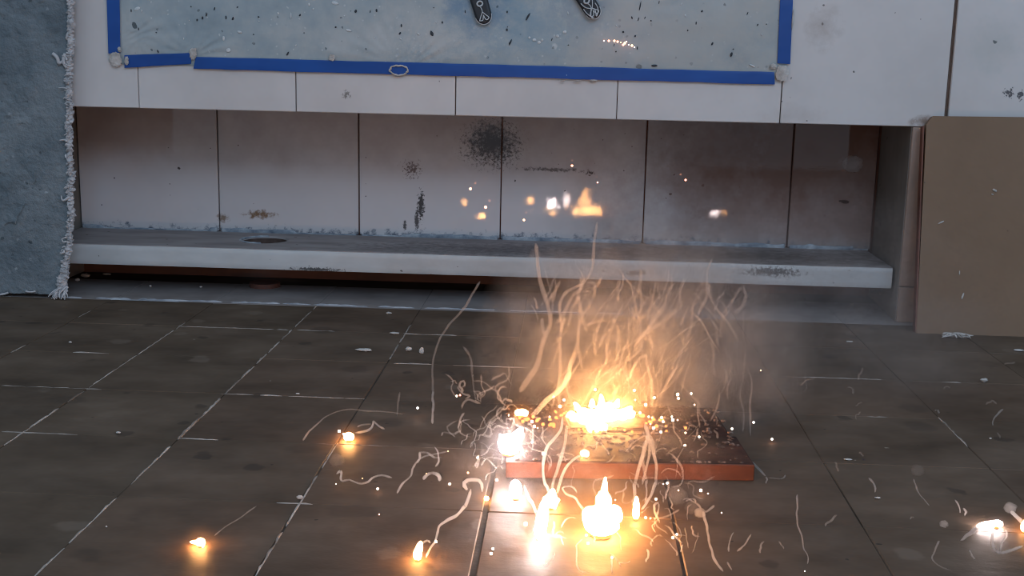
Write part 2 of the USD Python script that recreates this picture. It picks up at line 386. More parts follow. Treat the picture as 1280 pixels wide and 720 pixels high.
part(ledge, 'hole_rim', tube(np.stack([hole_at[0] + 0.0325 * np.cos(ra), hole_at[1] + 0.0325 * np.sin(ra), np.full(40, Z_LEDGE - 0.0004)], -1), 0.0011 + 0.0009 * meshkit.noise(np.stack([ra * 6, ra * 0, ra * 0], -1), 4), 6), caulk_mat, smooth=True, label='chipped pale rim of the drain hole')
nx = 150
def front_fn(u, v):
    x = X_L + 0.002 + u * (0.4125 - X_L - 0.005)
    z = Z_LEDGE_LOW + v * (Z_LEDGE - Z_LEDGE_LOW - 0.0004)
    wob = meshkit.fbm(np.stack([x * 25, z * 50, x * 0], -1), 3, 2) - 0.5
    return np.stack([x, Y_LEDGE + 0.0008 * wob + 0.0012 * (np.abs(v - 0.5) > 0.49), z + (v > 0.9) * 0.0010 * wob * 2 * 0 + (v > 0.9) * 0.0006 * (wob - 0.6)], -1)
part(ledge, 'front_edge', thick_sheet(front_fn, nx, 8, 0.004), ledge_front, smooth=40, label='bluish white painted front edge')

# floor: a bed and its tiles
S = 0.133
FX0, FY0 = -0.4542, 1.323
fl = thing('floor', kind='structure', label='dark brown square tile floor with pale worn joints')
part(fl, 'bed', box(-1.6, 1.6, -0.4, 1.72, -0.03, -0.0010), grout_dark)
xs = [FX0 + S * k for k in range(-4, 9)]
ys = [FY0 + S * j for j in range(-6, 3)]
seed = 0
for i in range(len(xs) - 1):
    for j in range(len(ys) - 1):
        seed += 1
        x0, x1, y0, y1 = xs[i], xs[i + 1], ys[j], min(ys[j + 1], 1.644)
        r = np.random.default_rng(seed)
        g = 0.0002
        gx0 = gx1 = g
        if abs(xs[i] - (FX0 + 3 * S)) < 1e-6 and y0 < 0.95:
            gx0 = 0.0024
        if abs(xs[i + 1] - (FX0 + 3 * S)) < 1e-6 and y0 < 0.95:
            gx1 = 0.0014
        if abs(xs[i + 1] - (FX0 + 2 * S)) < 1e-6 and y0 < 1.1:
            gx1 = 0.0010
        if abs(xs[i] - (FX0 + 4 * S)) < 1e-6 and y0 < 0.9:
            gx0 = 0.0017
        lift = r.uniform(-0.0003, 0.0003)
        mat = floor_bed_under if y0 > 1.44 else floor_mats[2 if x1 < -0.3 or x0 > 0.35 else int(r.integers(0, 2))]  # tiles towards both sides are greyer, the cool light put into their colour
        part(fl, 'floor_tile', rough_box(x0 + gx0, x1 - gx1, y0 + g, y1 - g, -0.012, lift, 0.0007, seed, 0.5), mat)


# pale joint filling, broken where it has worn away: short uneven beads
def bead(name, A, B, r, keep, seed, mat):
    A, B = np.array(A, float), np.array(B, float)
    L = np.linalg.norm(B - A)
    rr = np.random.default_rng(seed)
    s = 0.0
    while s < L:
        e = min(L, s + rr.uniform(0.03, 0.13))
        if rr.random() < keep and e - s > 0.012:
            n = max(6, int((e - s) / 0.004))
            t = np.linspace(s, e, n)
            P = A + (B - A) * (t / L)[:, None]
            k = meshkit.fbm(np.stack([t * 160, t * 0 + seed, t * 0], -1), 3, seed)
            rad = r * (0.45 + 0.9 * k) * np.minimum(1, 4 * np.minimum(t - s + 0.002, e - t + 0.002) / 0.02)
            side = np.array([-(B - A)[1], (B - A)[0], 0]) / L
            P = P + side * ((k - 0.5) * r * 1.2)[:, None]
            P[:, 2] = -0.00035
            part(fl, name, tube(P, rad, 6), mat, smooth=60)
        s = e + rr.uniform(0.0, 0.02)


GROUT = [  # (picked ends, half width, how unbroken) along the joint they lie on
    ((0, 556), (100, 488), .0010, .95), ((104, 484), (228, 403), .0009, 1.0), ((0, 440), (30, 431), .0010, .8), ((76, 396), (104, 388), .0010, .8),
    ((45, 720), (142, 622), .0010, .97), ((160, 605), (222, 549), .0010, 1.0), ((222, 549), (290, 493), .0014, 1.0), ((290, 493), (398, 382), .0012, 1.0),
    ((325, 720), (418, 553), .0010, .8), ((488, 449), (527, 388), .0010, .97), ((0, 541), (95, 545), .0010, .97), ((0, 483), (128, 486), .0010, 1.0),
    ((220, 551), (270, 552), .0010, 1.0), ((275, 493), (352, 495), .0011, .95), ((360, 496), (456, 498), .0008, .6), ((228, 404), (362, 411), .0010, 1.0),
    ((372, 411), (420, 413), .0009, 1.0), ((504, 415), (572, 416), .0010, .95), ((494, 451), (542, 452), .0011, 1.0), ((568, 452), (660, 453), .0010, .9),
    ((392, 554), (560, 559), .0009, .75), ((345, 630), (390, 631), .0011, .8), ((985, 462), (1122, 467), .0010, 1.0), ((1172, 473), (1196, 474), .0010, 1.0),
    ((1078, 514), (1104, 515), .0010, 1.0), ((1052, 573), (1066, 573), .0010, 1.0), ((1190, 522), (1214, 558), .0012, 1.0), ((98, 436), (140, 439), .0009, .9),
    ((960, 412), (1080, 416), .0008, .5)]
for i, (p0, p1, hw, keep) in enumerate(GROUT):
    P0, P1 = on_floor(*p0), on_floor(*p1)
    if abs(P1[1] - P0[1]) > abs(P1[0] - P0[0]):
        x = min(xs, key=lambda q: abs(q - (P0[0] + P1[0]) / 2))
        bead('grout', (x, P0[1], 0), (x, P1[1], 0), hw, keep, 40 + i, grout_light)
    else:
        y = min(ys, key=lambda q: abs(q - (P0[1] + P1[1]) / 2))
        bead('grout', (P0[0], y, 0), (P1[0], y, 0), hw, keep, 40 + i, grout_light)
whitegrout = surf('white_edge_grout', [(0.35, (0.18, 0.20, 0.23)), (0.6, (0.42, 0.45, 0.48))], scale=30, rough=0.8, bump=0.4, bump_scale=150)
bead('edge_grout', (-0.66, 1.462, 0), (0.08, 1.468, 0), 0.0022, 0.97, 900, whitegrout)
bead('edge_grout', (-0.70, 1.4585, 0), (-0.50, 1.4585, 0), 0.0014, 0.9, 901, whitegrout)

# ------------------------------------------------------------------ taped film on the upper wall
film_mat = surf('frosted_film', [(0.28, (0.21, 0.27, 0.30)), (0.44, (0.285, 0.345, 0.37)), (0.58, (0.37, 0.405, 0.41)), (0.75, (0.46, 0.475, 0.47))], scale=13, detail=9, rough=0.24, spec=0.6, coat=0.35, coat_rough=0.08,
                specks=[(40, 0.11, 0.13, (0.03, 0.045, 0.055), 0.9), (36, 0.14, 0.16, (0.62, 0.64, 0.64), 0.6), (100, 0.17, 0.2, (0.07, 0.095, 0.11), 0.7), (140, 0.2, 0.25, (0.55, 0.58, 0.58), 0.5)],
                stains=[(at(596, 5, Y_UP), (0.055, .05, 0.06), (0.045, 0.16, 0.30), 0.85, 60, 0.15, 1.1), (at(732, 0, Y_UP), (0.05, .05, 0.05), (0.05, 0.16, 0.28), 0.8, 60, 0.15, 1.1), (at(660, 30, Y_UP), (0.14, .05, 0.06), (0.17, 0.28, 0.36), 0.6, 90, 0.2, 1.1),
                        (at(880, 40, Y_UP), (0.22, .05, 0.09), (0.40, 0.395, 0.37), 0.8, 30, -0.2, 0.9),
                        (at(545, 50, Y_UP), (0.12, .05, 0.05), (0.44, 0.45, 0.44), 0.7, 120, 0.3, 1.0)], bump=0.35, bump_scale=22, bump_dist=0.002)
tape_mat = surf('blue_tape', [(0.3, (0.005, 0.052, 0.24)), (0.7, (0.008, 0.075, 0.32))], scale=12, rough=0.38, spec=0.4, bump=0.15, bump_scale=30,
                specks=[(90, 0.10, 0.05, (0.5, 0.6, 0.7), 0.8)])
torn_mat = surf('torn_paper_residue', [(0.3, (0.30, 0.27, 0.24)), (0.55, (0.50, 0.47, 0.44)), (0.8, (0.62, 0.60, 0.57))], scale=80, rough=0.8, bump=0.6, bump_scale=160)
f_l, f_r = at(144, 80, Y_FILM), at(982, 98, Y_FILM)
crease = [(at(503, 86, Y_FILM), 0.075, 13), (at(243, 70, Y_FILM), 0.05, 9), (at(165, 45, Y_FILM), 0.05, 8)]


def film_fn(u, v):
    x = f_l[0] + u * (f_r[0] - f_l[0])
    z0 = f_l[2] + u * (f_r[2] - f_l[2])
    z = z0 + v * (0.53 - z0)
    d = 0.0016 * (meshkit.fbm(np.stack([x * 14, z * 22, x * 0], -1), 4, 3)) + 0.0006 * meshkit.fbm(np.stack([x * 50, z * 50, x * 0], -1), 3, 4)
    for c, rad, nn in crease:
        dx, dz = x - c[0], z - c[2]
        rr = np.hypot(dx, dz)
        d = d + 0.0011 * np.exp(-(rr / rad) ** 2) * (0.5 + 0.5 * np.sin(np.arctan2(dz, dx) * nn * 2 + 3 * meshkit.noise(np.stack([x * 30, z * 30, x * 0], -1), 9)))
    edge = np.minimum(1, np.minimum(np.minimum(u, 1 - u) * 40, v * 10))
    return np.stack([x, Y_FILM - d * edge, z], -1)


fo = (f_l + f_r) / 2
film = thing('plastic_film', fo, 'cloudy bluish plastic film taped to the upper tile wall inside the blue tape', 'plastic film')
fs = thick_sheet(film_fn, 260, 90, 0.0002)
part(film, 'sheet', trimesh.Trimesh(np.array(fs.vertices) - fo, fs.faces, process=False), film_mat, smooth=True)
scorch = surf('scorch_mark', [(0.3, (0.012, 0.016, 0.022)), (0.7, (0.04, 0.05, 0.06))], scale=300, rough=0.7)
fleck = surf('pale_fleck', [(0.3, (0.45, 0.48, 0.49)), (0.7, (0.66, 0.68, 0.68))], scale=300, rough=0.7)
rk = np.random.default_rng(44)
marks = [(660, 21, 2.4, 11, .5, 0), (638, 53, 2, 8, .4, 0), (445, 14, 3, 4, .3, 0), (471, 13, 2.2, 4, 0, 0), (360, 67, 2, 6, .6, 0), (914, 68, 3, 6, .2, 0), (502, 32, 2, 4, 0, 0), (247, 25, 2, 3, 0, 0), (283, 22, 1.8, 5, 0, 0), (292, 23, 1.8, 4, 0, 0),
         (420, 34, 2.5, 2, 0, 0), (800, 8, 1.4, 12, .15, 0), (798, 24, 1.2, 5, .3, 0), (870, 29, 1.6, 4, 0, 0), (553, 28, 2, 3, 0, 0), (779, 40, 2.5, 2.5, 0, 0), (634, 15, 2, 3, 0, 0), (637, 54, 2, 2, 0, 0), (540, 42, 4, 7, -.3, 0), (818, 82, 7, 3, 0, 0), (815, 82, 2, 2, 0, 0),
         (300, 40, 6, 3, .3, 1), (280, 48, 3, 6, 0, 1), (286, 63, 6, 5, 0, 1), (172, 11, 8, 4, -.4, 1), (419, 4, 9, 4, .2, 1), (364, 20, 2, 8, 0, 1), (706, 40, 5, 4, 0, 1), (697, 45, 4, 4, 0, 1), (662, 47, 3, 3, 0, 1), (668, 50, 5, 4, 0, 1), (674, 53, 4, 4, 0, 1), (678, 50, 3, 3, 0, 1), (436, 38, 8, 3, .2, 1), (940, 82, 8, 2, .4, 1)]
for k in range(60):
    marks.append((rk.uniform(160, 965), rk.uniform(2, 66), rk.uniform(1.0, 2.4), rk.uniform(1.2, 4.5), rk.normal(0.1, 0.4), int(rk.random() < 0.35)))
for i, (px, py, w, h, ang, pale) in enumerate(marks):
    q = at(px, py, Y_FILM)
    ps = (q - EYE) @ FW / FOCAL
    g = lump(0.5, 500 + i, 0.35, 2.5, 1, (w * ps, 0.0012, h * ps))
    g.apply_transform(trimesh.transformations.rotation_matrix(ang, [0, 1, 0]))
    g.apply_translation(q - fo - [0, 0.0019, 0])
    part(film, 'pale_fleck' if pale else 'scorch_mark', g, fleck if pale else scorch, smooth=True)


def tape(label, corners, seed, torn=()):
    """A strip of tape between four picked corners of the wall (bottom-left, bottom-right, top-right, top-left)."""
    c = [at(x, y, Y_UP) for x, y in corners]
    o = (c[0] + c[1]) / 2
    t = thing('blue_tape', o, label, 'tape', 'blue tape around the film')

    def fn(u, v):
        p = (c[0] * ((1 - u) * (1 - v))[..., None] + c[1] * (u * (1 - v))[..., None] + c[2] * (u * v)[..., None] + c[3] * ((1 - u) * v)[..., None])
        w = meshkit.fbm(np.stack([p[..., 0] * 35, p[..., 2] * 70, p[..., 0] * 0 + seed], -1), 3, seed)
        p = p.copy()
        p[..., 1] = Y_UP - 0.0036 - 0.0009 * w
        p[..., 2] += (meshkit.noise(np.stack([p[..., 0] * 40, v * 3, v * 0], -1), seed) - 0.5) * 0.0008
        return p - o
    long_x = abs(c[1][0] - c[0][0]) > abs(c[3][2] - c[0][2])
    part(t, 'strip', thick_sheet(fn, 90 if long_x else 8, 6 if long_x else 30, 0.0003), tape_mat, smooth=True)
    for kind, px, py, w, h in torn:
        q = at(px, py, Y_UP) - o
        q[1] = Y_UP - 0.005 - o[1]
        if kind == 'ring':
            ang = np.linspace(0, 2 * np.pi, 40, endpoint=False)
            r = 1 + 0.3 * (meshkit.fbm(np.stack([np.cos(ang) * 3, np.sin(ang) * 3, ang * 0], -1), 3, seed) - 0.5)
            ang, r = np.r_[ang, ang[:1]], np.r_[r, r[:1]]
            P = q + np.stack([np.cos(ang) * r * w / 2, 0 * ang, np.sin(ang) * r * h / 2], -1)
            part(t, 'torn_rim', tube(P, 0.0007 + 0.0009 * meshkit.noise(P * 400, 3), 6), torn_mat, smooth=True, label='torn whitish rim of a hole in the tape')
        else:
            n = lump(1.0, seed + int(px), 0.45, 3.0, 3, (w / 2, 0.0015, h / 2))
            n.apply_translation(q)
            part(t, 'torn_scrap', n, torn_mat, smooth=40, label='crumpled whitish torn scrap')


tape('blue tape strip going up the left edge of the film', [(137, 67), (152, 66), (150, -60), (133, -60)], 1, [('scrap', 146, 74, 0.014, 0.017), ('scrap', 151, 62, 0.004, 0.006)])
tape('short crooked blue tape piece at the bottom left corner of the film', [(157, 84.5), (240, 80), (241, 66), (157, 69)], 2, [('scrap', 243, 67, 0.009, 0.014), ('scrap', 160, 76, 0.005, 0.010)])
tape('long blue tape strip along the bottom edge of the film', [(243, 86), (968, 105.5), (967, 90), (246, 71)], 3, [('ring', 499, 88, 0.022, 0.012), ('scrap', 416, 72, 0.008, 0.008), ('scrap', 742, 100.5, 0.010, 0.0022), ('scrap', 722, 101, 0.010, 0.0015), ('scrap', 703, 101, 0.006, 0.0015)])
tape('blue tape strip going up the right edge of the film', [(971, 79), (987, 80), (993, -60), (977, -60)], 4, [('scrap', 977, 92, 0.015, 0.018), ('scrap', 990, 25, 0.002, 0.022), ('scrap', 966, 83, 0.008, 0.006)])

# two black straps with knotted white cord at the film
strap_mat = surf('black_rubber', [(0.3, (0.008, 0.010, 0.014)), (0.7, (0.016, 0.022, 0.03))], scale=30, rough=0.45, bump=0.2, local=True)
cord_mat = surf('white_cord', [(0.3, (0.38, 0.42, 0.44)), (0.7, (0.55, 0.58, 0.60))], scale=60, rough=0.7, local=True)
for label, tip, up, wpx in (('black strap end with a knotted white cord in front of the film, left one', (606, 25), (584, -50), 0.0195),
                            ('black strap end with a tangled white cord in front of the film, right one', (744, 18), (700, -50), 0.0185)):
    a, b = at(*tip, Y_UP - 0.008), at(*up, Y_UP - 0.008)
    t = thing('strap', a, label, 'strap', 'black straps over the film')
    d = (b - a) / np.linalg.norm(b - a)
    s = np.array([d[2], 0, -d[0]])
    L = np.linalg.norm(b - a)
    loc = lambda p, q, y: d * q + s * p + np.array([0, y, 0])
    hull = [m3.Manifold.sphere(0.0032, 16).translate(list(map(float, loc(wpx / 2 * 0.72 * math.sin(k), -wpx / 2 * 0.8 * math.cos(k) + wpx * 0.3, 0)))) for k in np.linspace(-1.57, 1.57, 9)]
    hull += [m3.Manifold.sphere(0.0032, 16).translate(list(map(float, loc(q * wpx / 2 * 0.85, L, 0)))) for q in (-1, 1)]
    part(t, 'band', m3.Manifold.batch_hull(hull), strap_mat, smooth=40)
    r = np.random.default_rng(int(tip[0]))
    cords = [[(-.1, .9), (.0, .75), (.0, .5), (-.15, .28), (-.32, .02), (-.12, .0), (.02, .3)], [(.0, .5), (.16, .28), (.3, .05), (.14, -.03), (.03, .25)]]
    if tip[0] > 700:
        cords += [[(-.4, 1.1), (-.2, .6), (.1, .35), (.0, -.1)], [(.35, .9), (.1, .5), (-.25, .2), (-.3, -.1)], [(.38, .6), (.28, .1), (.0, -.15)], [(-.45, .7), (-.38, .2), (-.2, -.15)]]
    for c in cords:
        P = catmull([loc(x * wpx, y * wpx, -0.0042) for x, y in c], 26)
        part(t, 'cord', tube(P, 0.00062, 6), cord_mat, smooth=True)
    ang = np.linspace(0, 2 * np.pi, 22)
    part(t, 'cord_loop', tube([loc(wpx * (.0 + .17 * math.cos(k)), wpx * (1.02 + .15 * math.sin(k)), -0.0042) for k in ang], 0.0011, 6), cord_mat, smooth=True)
    P = [loc(wpx * .5 * 1.0 * math.sin(k), wpx * (.3 - .56 * math.cos(k)), -0.001) for k in np.linspace(-1.5, 1.5, 24)]
    part(t, 'piping', tube(P, 0.0007, 6), cord_mat, smooth=True)

# ------------------------------------------------------------------ the rough board at the left
plaster = surf('rough_blue_grey_plaster', [(0.3, (0.115, 0.145, 0.165)), (0.5, (0.175, 0.21, 0.23)), (0.7, (0.235, 0.265, 0.28))], scale=16, detail=10, rough=0.85, spec=0.2,
               specks=[(55, 0.13, 0.16, (0.07, 0.09, 0.10), 0.8), (45, 0.10, 0.10, (0.42, 0.47, 0.5), 0.7), (120, 0.17, 0.25, (0.085, 0.10, 0.11), 0.8), (75, 0.17, 0.2, (0.28, 0.31, 0.33), 0.6)], bump=1.0, bump_scale=130, bump_dist=0.004)
fray = surf('frayed_white_edge', [(0.3, (0.32, 0.33, 0.34)), (0.5, (0.48, 0.48, 0.49)), (0.75, (0.60, 0.60, 0.60))], scale=60, rough=0.9, spec=0.2, bump=0.8, bump_scale=180)
Y_LB = 1.455
lb = thing('plaster_board', on_floor(40, 366), 'rough blue-grey board with a frayed whitish edge standing at the left', 'board')
o = np.array(on_floor(40, 366))
edge_px = [(80, 362), (84, 340), (87, 320), (91, 290), (93, 260), (92, 220), (91, 180), (91, 140), (91, 100), (91, 60), (92, 20), (93, -60), (94, -160)]
ez = np.array([at(x, y, Y_LB) for x, y in edge_px])


def lb_fn(u, v):
    z = 0.004 + v * 0.55
    xe = np.interp(z, ez[:, 2], ez[:, 0]) - 0.006
    x0 = -1.12
    x = x0 + u * (xe - x0)
    w = meshkit.fbm(np.stack([x * 45, z * 45, x * 0], -1), 4, 21) - 0.5
    w2 = meshkit.fbm(np.stack([x * 9, z * 9, x * 0 + 4], -1), 3, 22) - 0.5
    ragged = (u > 0.995) * 0.004 * (meshkit.fbm(np.stack([x * 0, z * 130, x * 0], -1), 3, 23) - 0.6)
    return np.stack([x + ragged, Y_LB - 0.0035 * w - 0.003 * w2 - 0.0028 * np.clip(meshkit.noise(np.stack([x * 120, z * 120, x * 0], -1), 29) - 0.55, 0, 1), z + (v < 0.01) * 0.006 * (meshkit.fbm(np.stack([x * 60, x * 0, x * 0], -1), 3, 24) - 0.5)], -1) - o


part(lb, 'panel', thick_sheet(lb_fn, 230, 260, 0.012), plaster, smooth=50)
zz = np.linspace(0.010, 0.55, 900)
xx = np.interp(zz, ez[:, 2], ez[:, 0]) - 0.0034
nz = meshkit.fbm(np.stack([zz * 90, zz * 0, zz * 0], -1), 4, 31)
rad = 0.0024 + 0.0020 * meshkit.fbm(np.stack([zz * 420, zz * 0 + 5, zz * 0], -1), 4, 32) + 0.0022 * np.exp(-((zz - 0.015) / 0.03) ** 2)
et = tube(np.stack([xx + 0.007 * (nz - 0.5), np.full_like(zz, Y_LB - 0.002), zz], -1) - o, rad, 14)
ev = np.array(et.vertices)
ev += (np.stack([meshkit.fbm(ev * 430, 4, k) for k in (41, 42, 43)], -1) - 0.5) * 0.0095
part(lb, 'frayed_edge', trimesh.Trimesh(ev, et.faces, process=False), fray, smooth=60, label='frayed whitish plaster edge')
strands = []
r = np.random.default_rng(5)
for k in range(70):                                                    # frayed tufts at the foot of the edge and single bits along it
    if k < 26:
        b = np.array([at(78 + r.normal(0, 4), 346, Y_LB)[0], Y_LB - 0.004, r.uniform(0.008, 0.022)])
        e = b + [r.normal(-0.004, 0.006), -r.uniform(0.002, 0.012), -b[2] + r.uniform(0.001, 0.004)]
    else:
        z = r.uniform(0.02, 0.5)
        b = np.array([np.interp(z, ez[:, 2], ez[:, 0]) - 0.005, Y_LB - 0.006, z])
        e = b + [r.normal(-0.001, 0.003), -r.uniform(0, 0.002), r.normal(0, 0.003)]
    strands.append(tube(catmull([b - o, (b + e) / 2 + r.normal(0, 0.0015, 3) - o, e - o], 7), np.linspace(0.0016, 0.0006, 7) * r.uniform(.6, 1.2), 5))
part(lb, 'loose_fibre', trimesh.util.concatenate(strands), fray, smooth=True, kind='stuff', label='loose pale fibres')
for pts in ([(0, 10)],):
    pass
for pts, rr in (([(31, 253), (27, 262), (22, 270), (19, 280)], 0.0009), ([(6, 281), (12, 277), (20, 280)], 0.0007), ([(66, 67), (72, 73), (74, 79), (80, 75)], 0.0022), ([(82, 68), (80, 78), (84, 84)], 0.003), ([(43, 215), (44, 222), (42, 230)], 0.0008),
                ([(10, 366), (0, 368), (-8, 367)], 0.0014), ([(32, 364), (38, 365), (44, 364)], 0.0011)):
    P = catmull([at(x, y, Y_LB - 0.003) - o for x, y in pts], 16)
    part(lb, 'plaster_ridge', tube(P, rr * (0.6 + 0.8 * meshkit.noise(P * 300, 2)), 6), fray if rr > 0.0009 else plaster, smooth=True)

# ------------------------------------------------------------------ the brown board leaning at the right
brown = surf('brown_hardboard', [(0.3, (0.17, 0.105, 0.062)), (0.55, (0.205, 0.13, 0.079)), (0.8, (0.235, 0.155, 0.098))], scale=5, rough=0.6, spec=0.3,
             specks=[(34, 0.085, 0.12, (0.03, 0.022, 0.018), 0.9), (20, 0.11, 0.10, (0.11, 0.065, 0.045), 0.6), (80, 0.10, 0.05, (0.04, 0.03, 0.025), 0.8)],
             bump=0.2, bump_scale=120)
brown_edge = surf('dark_red_board_edge', [(0.3, (0.10, 0.035, 0.02)), (0.7, (0.17, 0.06, 0.035))], scale=30, rough=0.7)
chip_mat = surf('pale_chip', [(0.3, (0.38, 0.36, 0.33)), (0.7, (0.55, 0.53, 0.50))], scale=50, rough=0.7)
bl = on_floor(1145.5, 416.5)
br = on_floor(1280, 421)
tl = at(1166, 145, 1.4585)
Hb = math.hypot(tl[2], 1.4585 - bl[1])
lean = math.degrees(math.atan2(1.4585 - bl[1], tl[2]))
rb = thing('brown_board', (bl[0], bl[1], 0.0), 'plain brown board with a clipped corner leaning on the wall at the right', 'board', rot=(-lean, 0, math.degrees(math.atan2(br[1] - bl[1], br[0] - bl[0]))))
clip_x = at(1149, 157, 1.456)[0] - bl[0]
clip = tl[0] - bl[0]
prof = Polygon([(0.0, 0.0), (0.34, 0.0), (0.34, Hb + 0.004), (clip, Hb), (0.0025, Hb - 0.0105)])
bd = trimesh.creation.extrude_polygon(prof, 0.011)
bv = np.array(bd.vertices)
bd = trimesh.Trimesh(np.stack([bv[:, 0], 0.011 - bv[:, 2], bv[:, 1]], -1), bd.faces[:, ::-1] * 1, process=False)
bd.fix_normals()
part(rb, 'panel', bd, brown)
part(rb, 'side_edge', box(-0.0016, 0.0002, 0.0005, 0.0105, 0.001, Hb - 0.012), brown_edge, label='dark reddish cut edge')
def on_board(px, py):
    """Where a pick meets the leaning board's front, in the board's own coordinates."""
    a = math.radians(lean)
    n = np.array([0, math.cos(a), -math.sin(a)])
    d = ray(px, py)
    t = ((np.array([bl[0], bl[1], 0]) - EYE) @ n) / (d @ n)
    q = EYE + d * t - np.array([bl[0], bl[1], 0])
    return np.array([q[0], -0.0006, q[2] / math.cos(a)])
for x, y, w, h, t in ((1243, 238, .006, .0028, .5), (1176, 278, .008, .0018, -.5), (1203, 370, .0022, .008, .3), (1199, 341, .0014, .005, 0), (1240, 243, .003, .0015, 0.3)):
    c = lump(1.0, int(x), 0.35, 2.5, 2, (w / 2, 0.0009, h / 2))
    c.apply_transform(trimesh.transformations.rotation_matrix(t, [0, 1, 0]))
    c.apply_translation(on_board(x, y))
    part(rb, 'paint_chip', c, chip_mat, smooth=50, label='pale chip stuck to the board')

# ------------------------------------------------------------------ the fire slab on the floor
red_edge = surf('red_brown_slab', [(0.3, (0.11, 0.030, 0.012)), (0.55, (0.155, 0.046, 0.020)), (0.8, (0.19, 0.063, 0.032))], scale=16, stretch=(1, 2, 3), rough=0.55, spec=0.3, bump=0.3, bump_scale=90)
red_top = surf('scorched_slab_top', [(0.3, (0.012, 0.009, 0.008)), (0.5, (0.032, 0.016, 0.013)), (0.72, (0.085, 0.032, 0.020))], scale=20, stretch=(1, 1.5, 1), rough=0.7, rough_var=0.1, spec=0.2,
               specks=[(90, 0.12, 0.12, (0.02, 0.015, 0.012), 0.8)], bump=0.4, bump_scale=80)
ZT = 0.0135
A, B = on_floor(632, 597), on_floor(942, 601)
ex = (B - A) / np.linalg.norm(B - A)
ey = np.array([-ex[1], ex[0], 0])
W = np.linalg.norm(B - A)
D = (on_floor(640, 505, ZT) - A) @ ey
rotz = math.degrees(math.atan2(ex[1], ex[0]))
sl = thing('fire_slab', A, 'scorched red-brown slab lying under the burning heap on the floor', 'slab', rot=(0, 0, rotz))
d1 = (on_floor(640, 541, ZT) - A) @ ey
part(sl, 'plank', box(0, W, 0.0008, d1 - 0.0008, 0.0004, ZT, 0.0008), red_top)
part(sl, 'plank', box(0.003, W - 0.004, d1 + 0.0008, D, 0.0004, ZT - 0.0006, 0.001), red_top)
part(sl, 'front_strip', box(0.0, W, -0.0012, 0.0010, 0.0002, ZT - 0.0004, 0.0006), red_edge, label='orange-brown front edge')

bits = []
r = np.random.default_rng(31)
for k in range(420):
    u, v = r.uniform(0.01, 0.99), min(0.98, max(0.02, r.normal(0.5, 0.28)))
    q = np.array([u * W, v * D, ZT + 0.0002])
    g = lump(r.uniform(0.0006, 0.0020), k, 0.4, 3, 1, (1.3, 1.2, 0.7))
    g.apply_translation(q)
    bits.append(g)
crumb_mat = surf('scorched_crumbs', [(0.3, (0.02, 0.014, 0.012)), (0.5, (0.09, 0.055, 0.04)), (0.7, (0.28, 0.22, 0.18))], scale=240, rough=0.9)
cr = usdkit.mesh(stage, '/World/scorched_crumbs', trimesh.util.concatenate(bits), crumb_mat)
cr.AddTranslateOp().Set(Gf.Vec3d(*map(float, A)))
cr.AddRotateZOp().Set(rotz)
tag(cr, 'dark and pale scorched crumbs scattered all over the red-brown slab', 'crumbs', kind='stuff')

# ------------------------------------------------------------------ what burns
hot_core = glow('yellow_white_fire', (1.0, 0.43, 0.13), 40)
white_core = glow('white_fire', (1.0, 0.80, 0.76), 44)
orange_core = glow('orange_fire', (1.0, 0.42, 0.13), 16)
ember_mat = glow('red_ember', (1.0, 0.22, 0.06), 1.2)
spark_mat = glow('spark_glow', (1.0, 0.56, 0.36), 9)
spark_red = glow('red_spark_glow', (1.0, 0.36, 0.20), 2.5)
ash = surf('dark_glowing_ash', [(0.3, (0.03, 0.014, 0.010)), (0.7, (0.09, 0.035, 0.022))], scale=120, rough=0.9, bump=0.8, bump_scale=300)


def flame_gas(parent, centre, world_centre, radii, color, strength):
    """Burning vapour with the bloom round a flame put into its glow: it gives off light that thins out from the middle."""
    radii = np.array(radii, float)
    c = np.array(world_centre, float)
    mt = M(numbered('/World/Looks/burning_vapour').split('/')[-1],
           {'g0': ('geometry', {}), 'm': ('mapping', {'scale': tuple(1 / radii), 'location': tuple(-c / radii)}), 'g': ('gradient_texture', {'gradient_type': 'spherical'}),
            'p': ('math', {'math_type': 'power', 'value2': 2.0}), 's': ('math', {'math_type': 'multiply', 'value2': strength * FIRE}), 'v': ('principled_volume', {'density': 0.0, 'emission_color': color})},
           [('g0.position', 'm.vector'), ('m.vector', 'g.vector'), ('g.fac', 'p.value1'), ('p.value', 's.value1'), ('s.value', 'v.emission_strength')], volume='v.volume')
    b = trimesh.creation.icosphere(subdivisions=2)
    part(parent, 'flame_vapour', (np.array(b.vertices) * radii + np.array(centre), np.array(b.faces)), mt, label='burning vapour with added bloom around the flame')


